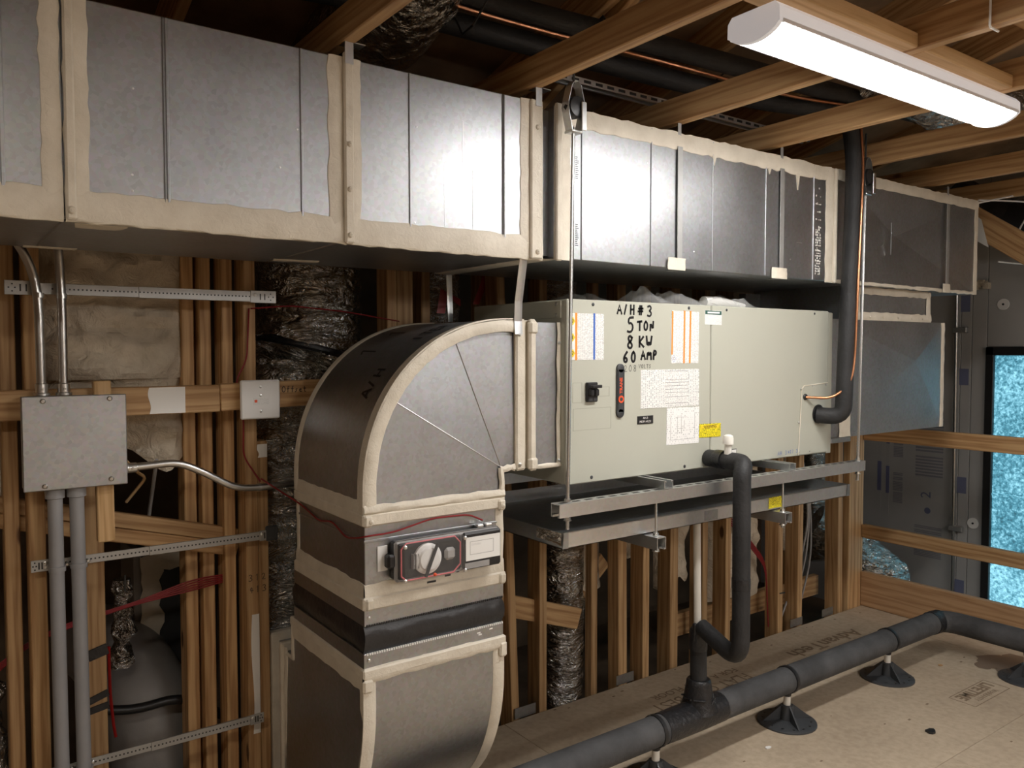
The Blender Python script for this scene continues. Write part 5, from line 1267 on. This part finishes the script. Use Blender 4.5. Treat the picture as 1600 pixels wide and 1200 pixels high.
# red tape marking a foil duct
bm = nb(); strip_between(bm, [(1.64, 2.80, 1.70), (1.66, 2.80, 1.80), (1.76, 2.81, 1.76)], [(1.68, 2.80, 1.70), (1.69, 2.80, 1.77), (1.76, 2.81, 1.73)], FRT, .001); tag(mk('red_marking_tape', bm, 'red_tape'), 'red tape bent over the foil duct above the elbow', 'tape')
bm = nb(); strip_between(bm, [(1.80, 2.78, 1.74), (1.84, 2.78, 1.83), (1.86, 2.78, 1.92)], [(1.83, 2.78, 1.74), (1.875, 2.78, 1.83), (1.875, 2.78, 1.92)], FRT, .001); tag(mk('red_marking_tape', bm, 'red_tape'), 'red tape streaming beside the air handler end', 'tape')
bm = nb(); strip_between(bm, [(1.60, 2.66, 1.90), (1.605, 2.66, 1.75), (1.61, 2.66, 1.66)], [(1.625, 2.66, 1.90), (1.63, 2.66, 1.75), (1.632, 2.66, 1.66)], FRT, .001); tag(mk('hanger_strap', bm, 'galv_zinc'), 'thin metal strap hanging in front of the far foil duct', 'strap')
# conduit on the gable wall
gc = thing('wall_conduit', (5.57, 2.655, -.3), 'slim grey conduit clamped upright to the gable foam board', 'conduit')
bm = nb(); tube(bm, [(5.575, 2.645, 2.3), (5.575, 2.625, -.4)], .011, 12); mk('tubing', bm, 'emt', gc, smooth=True)
for z in (1.685, .345): mk('clamp', box(nb(), (5.56, 2.57, z-.018), (5.598, 2.66, z+.018), .004), 'bracket', gc)

# ================================================================ ABOVE THE JOISTS
pipe('insulated_line_set', 'lower black insulated line lying over the joists', 'pipe', [(.3, 2.20, 2.53), (1.0, 2.12, 2.545), (1.5, 2.13, 2.55), (2.1, 2.05, 2.525), (2.7, 2.01, 2.525), (3.06, 1.92, 2.54), (3.078, 1.90, 2.46)], .036, 'black', 14, .15)
pipe('insulated_line_set', 'upper black insulated line lying beside the copper line', 'pipe', [(.3, 2.10, 2.60), (1.0, 2.03, 2.60), (1.5, 2.04, 2.60), (2.1, 1.95, 2.585), (2.8, 1.90, 2.58), (4.2, 1.85, 2.60)], .036, 'black', 14, .15)
pipe('copper_line', 'bare copper line strapped along the black lines over the joists', 'pipe', [(.3, 2.09, 2.54), (1.0, 2.02, 2.552), (1.5, 2.035, 2.556), (2.1, 1.955, 2.535), (2.7, 1.925, 2.53), (3.06, 1.87, 2.54)], .0065, 'copper', 8, .15)
ss = channel('strut_channel', (1.62, 2.065, 2.428), (3.02, 2.065, 2.428), 'slotted strut laid over the joists below the black lines', h=.021, slots=False)
bm = nb()
for i in range(26): box(bm, (1.66+i*.052, 2.043, 2.434), (1.69+i*.052, 2.0445, 2.443))
mk('slot_row', bm, 'plastic', ss)['kind'] = 'stuff'
for x in (1.30, 1.78, 2.46):
    bm = nb(); tube(bm, [(x, 2.0, 2.50), (x+.01, 1.93, 2.56), (x, 1.97, 2.63), (x-.01, 2.10, 2.57), (x, 2.06, 2.49), (x, 2.0, 2.50)], .004, 6); tag(mk('cable_tie', bm, 'plastic', smooth=True), {1.30: 'black tie around the lines beside the flexible duct', 1.78: 'black tie around the lines above the vibration hanger', 2.46: 'black tie around the lines between the middle joists'}[x], 'tie')
bm = nb(); tube(bm, [(2.097, .93, 2.43), (2.097, .93, 2.337), (2.10, .93, 2.333), (2.142, .93, 2.333)], .003, 6); tag(mk('white_wire', bm, 'white', smooth=True), 'white wire stapled around a joist behind the lamp', 'wire')
bm = nb(); tube(bm, [(2.3, .80, 2.46), (2.55, .90, 2.44), (2.85, 1.02, 2.42)], .006, 8); tag(mk('white_cable', bm, 'white', smooth=True), 'white cable hanging slack between joists behind the lamp', 'cable')
bm = nb(); pts = [(1.95+.02*i, .93+.001*i, 2.57+.002*i) for i in range(14)]; tube(bm, [p for p in pts for _ in (0, 1)][1:-1] if False else pts, [.013 if i % 2 else .011 for i in range(14)], 10); tag(mk('armored_cable', bm, 'bracket', smooth=True), 'ribbed metal armored cable above the lamp', 'cable')
for lab, pts in (('white wire curving down past the diagonal brace', [(4.32, 1.95, 2.31), (4.6, 1.9, 2.33), (4.9, 1.75, 2.31), (5.1, 1.6, 2.2)]), ('white wire strung from the duct corner along the joist', [(4.315, 1.95, 2.295), (4.55, 1.85, 2.35), (4.8, 1.7, 2.40), (5.2, 1.5, 2.44)]), ('white wire looping down the dark eave beside the brace', [(5.2, 1.85, 2.5), (4.95, 1.93, 2.36), (4.90, 2.0, 2.22), (4.95, 2.05, 2.08)]), ('white wire sagging low behind the diagonal brace', [(4.9, 2.1, 2.05), (5.1, 1.98, 2.03), (5.4, 1.9, 2.06)])):
    bm = nb(); tube(bm, bend(pts, .15), .0045, 6); tag(mk('white_wire', bm, 'white', smooth=True), lab, 'wire')
foil_duct('black_flex_duct', 'black wrapped duct in the dark eave beside the gable', [(5.2, 2.5, 2.5), (5.25, 2.2, 2.3), (5.3, 1.7, 2.28)], .14, 'tape', seed=40, amp=.01)

# ================================================================ LIGHT FIXTURES AND ADDED FILL LIGHTS
def fixture(label, x0, x1, yc, lens_mat):
    t = thing('ceiling_light', ((x0+x1)/2, yc, 2.27), label, 'ceiling light')
    hw = .072; zt = 2.336
    prof_h = [(-hw+.012, zt), (hw-.012, zt), (hw, zt-.014), (hw, 2.291), (-hw, 2.291), (-hw, zt-.014)]
    bm = nb(); prism(bm, [(x0+.012, yc+y, z) for y, z in prof_h], (x1-x0-.024, 0, 0)); mk('housing', bm, 'lens_side', t)
    n = 14; lp = [(-hw+.004+(2*hw-.008)*k/n, 2.291-.026*math.sin(PI*k/n)**.7) for k in range(n+1)]
    bm = nb(); prism(bm, [(x0+.012, yc+y, z) for y, z in lp], (x1-x0-.024, 0, 0)); mk('lens', bm, lens_mat, t, smooth=True)
    cap = prof_h[:3]+[(hw+.001, 2.289)]+[(y*1.03, z-.003) for y, z in lp[::-1]]+[(-hw-.001, 2.289), prof_h[5]]
    for x in (x0, x1-.014):
        bm = nb(); prism(bm, [(x, yc+y, z) for y, z in cap], (.014, 0, 0)); e = mk('end_cap', bm, 'lens_side', t)
    for s_ in (-1, 1): mk('side_rail', box(nb(), (x0+.012, yc+s_*hw-.003, 2.287), (x1-.012, yc+s_*hw+.003, 2.296), .001), 'lamp_white', t)
    return t
fixture('lit white wraparound ceiling light under the joists', 1.552, 2.768, 1.205, 'lens')
fixture('lit wraparound ceiling light above the photographer, outside the picture', -1.10, .11, .42, 'far_lens')
for lab, x0, yc in (('added fill light behind the photographer towards the gable, outside the picture', 3.0, -1.30), ('added fill light straight behind the photographer, outside the picture', 1.35, -1.30),
        ('added fill light in the rearmost row towards the gable, outside the picture', 3.0, -2.30), ('added fill light in the rearmost row behind the photographer, outside the picture', 1.35, -2.30)):
    fixture(lab, x0, x0+1.216, yc, 'lens')  # unseen fill lights shaped like the lamp, added to brighten fronts and floor
tag(board('mounting_block', (1.501, 1.15, 2.357), (2.099, 1.15, 2.357), (0, 1, 0), .089, .038, 'pine_pale'), 'pale pine block between joists above the lamp, next to the zinc strut side', 'block')
tag(board('mounting_block', (2.141, 1.15, 2.357), (2.650, 1.15, 2.357), (0, 1, 0), .089, .038, 'pine_pale'), 'pale pine block between joists above the far half of the lamp', 'block')
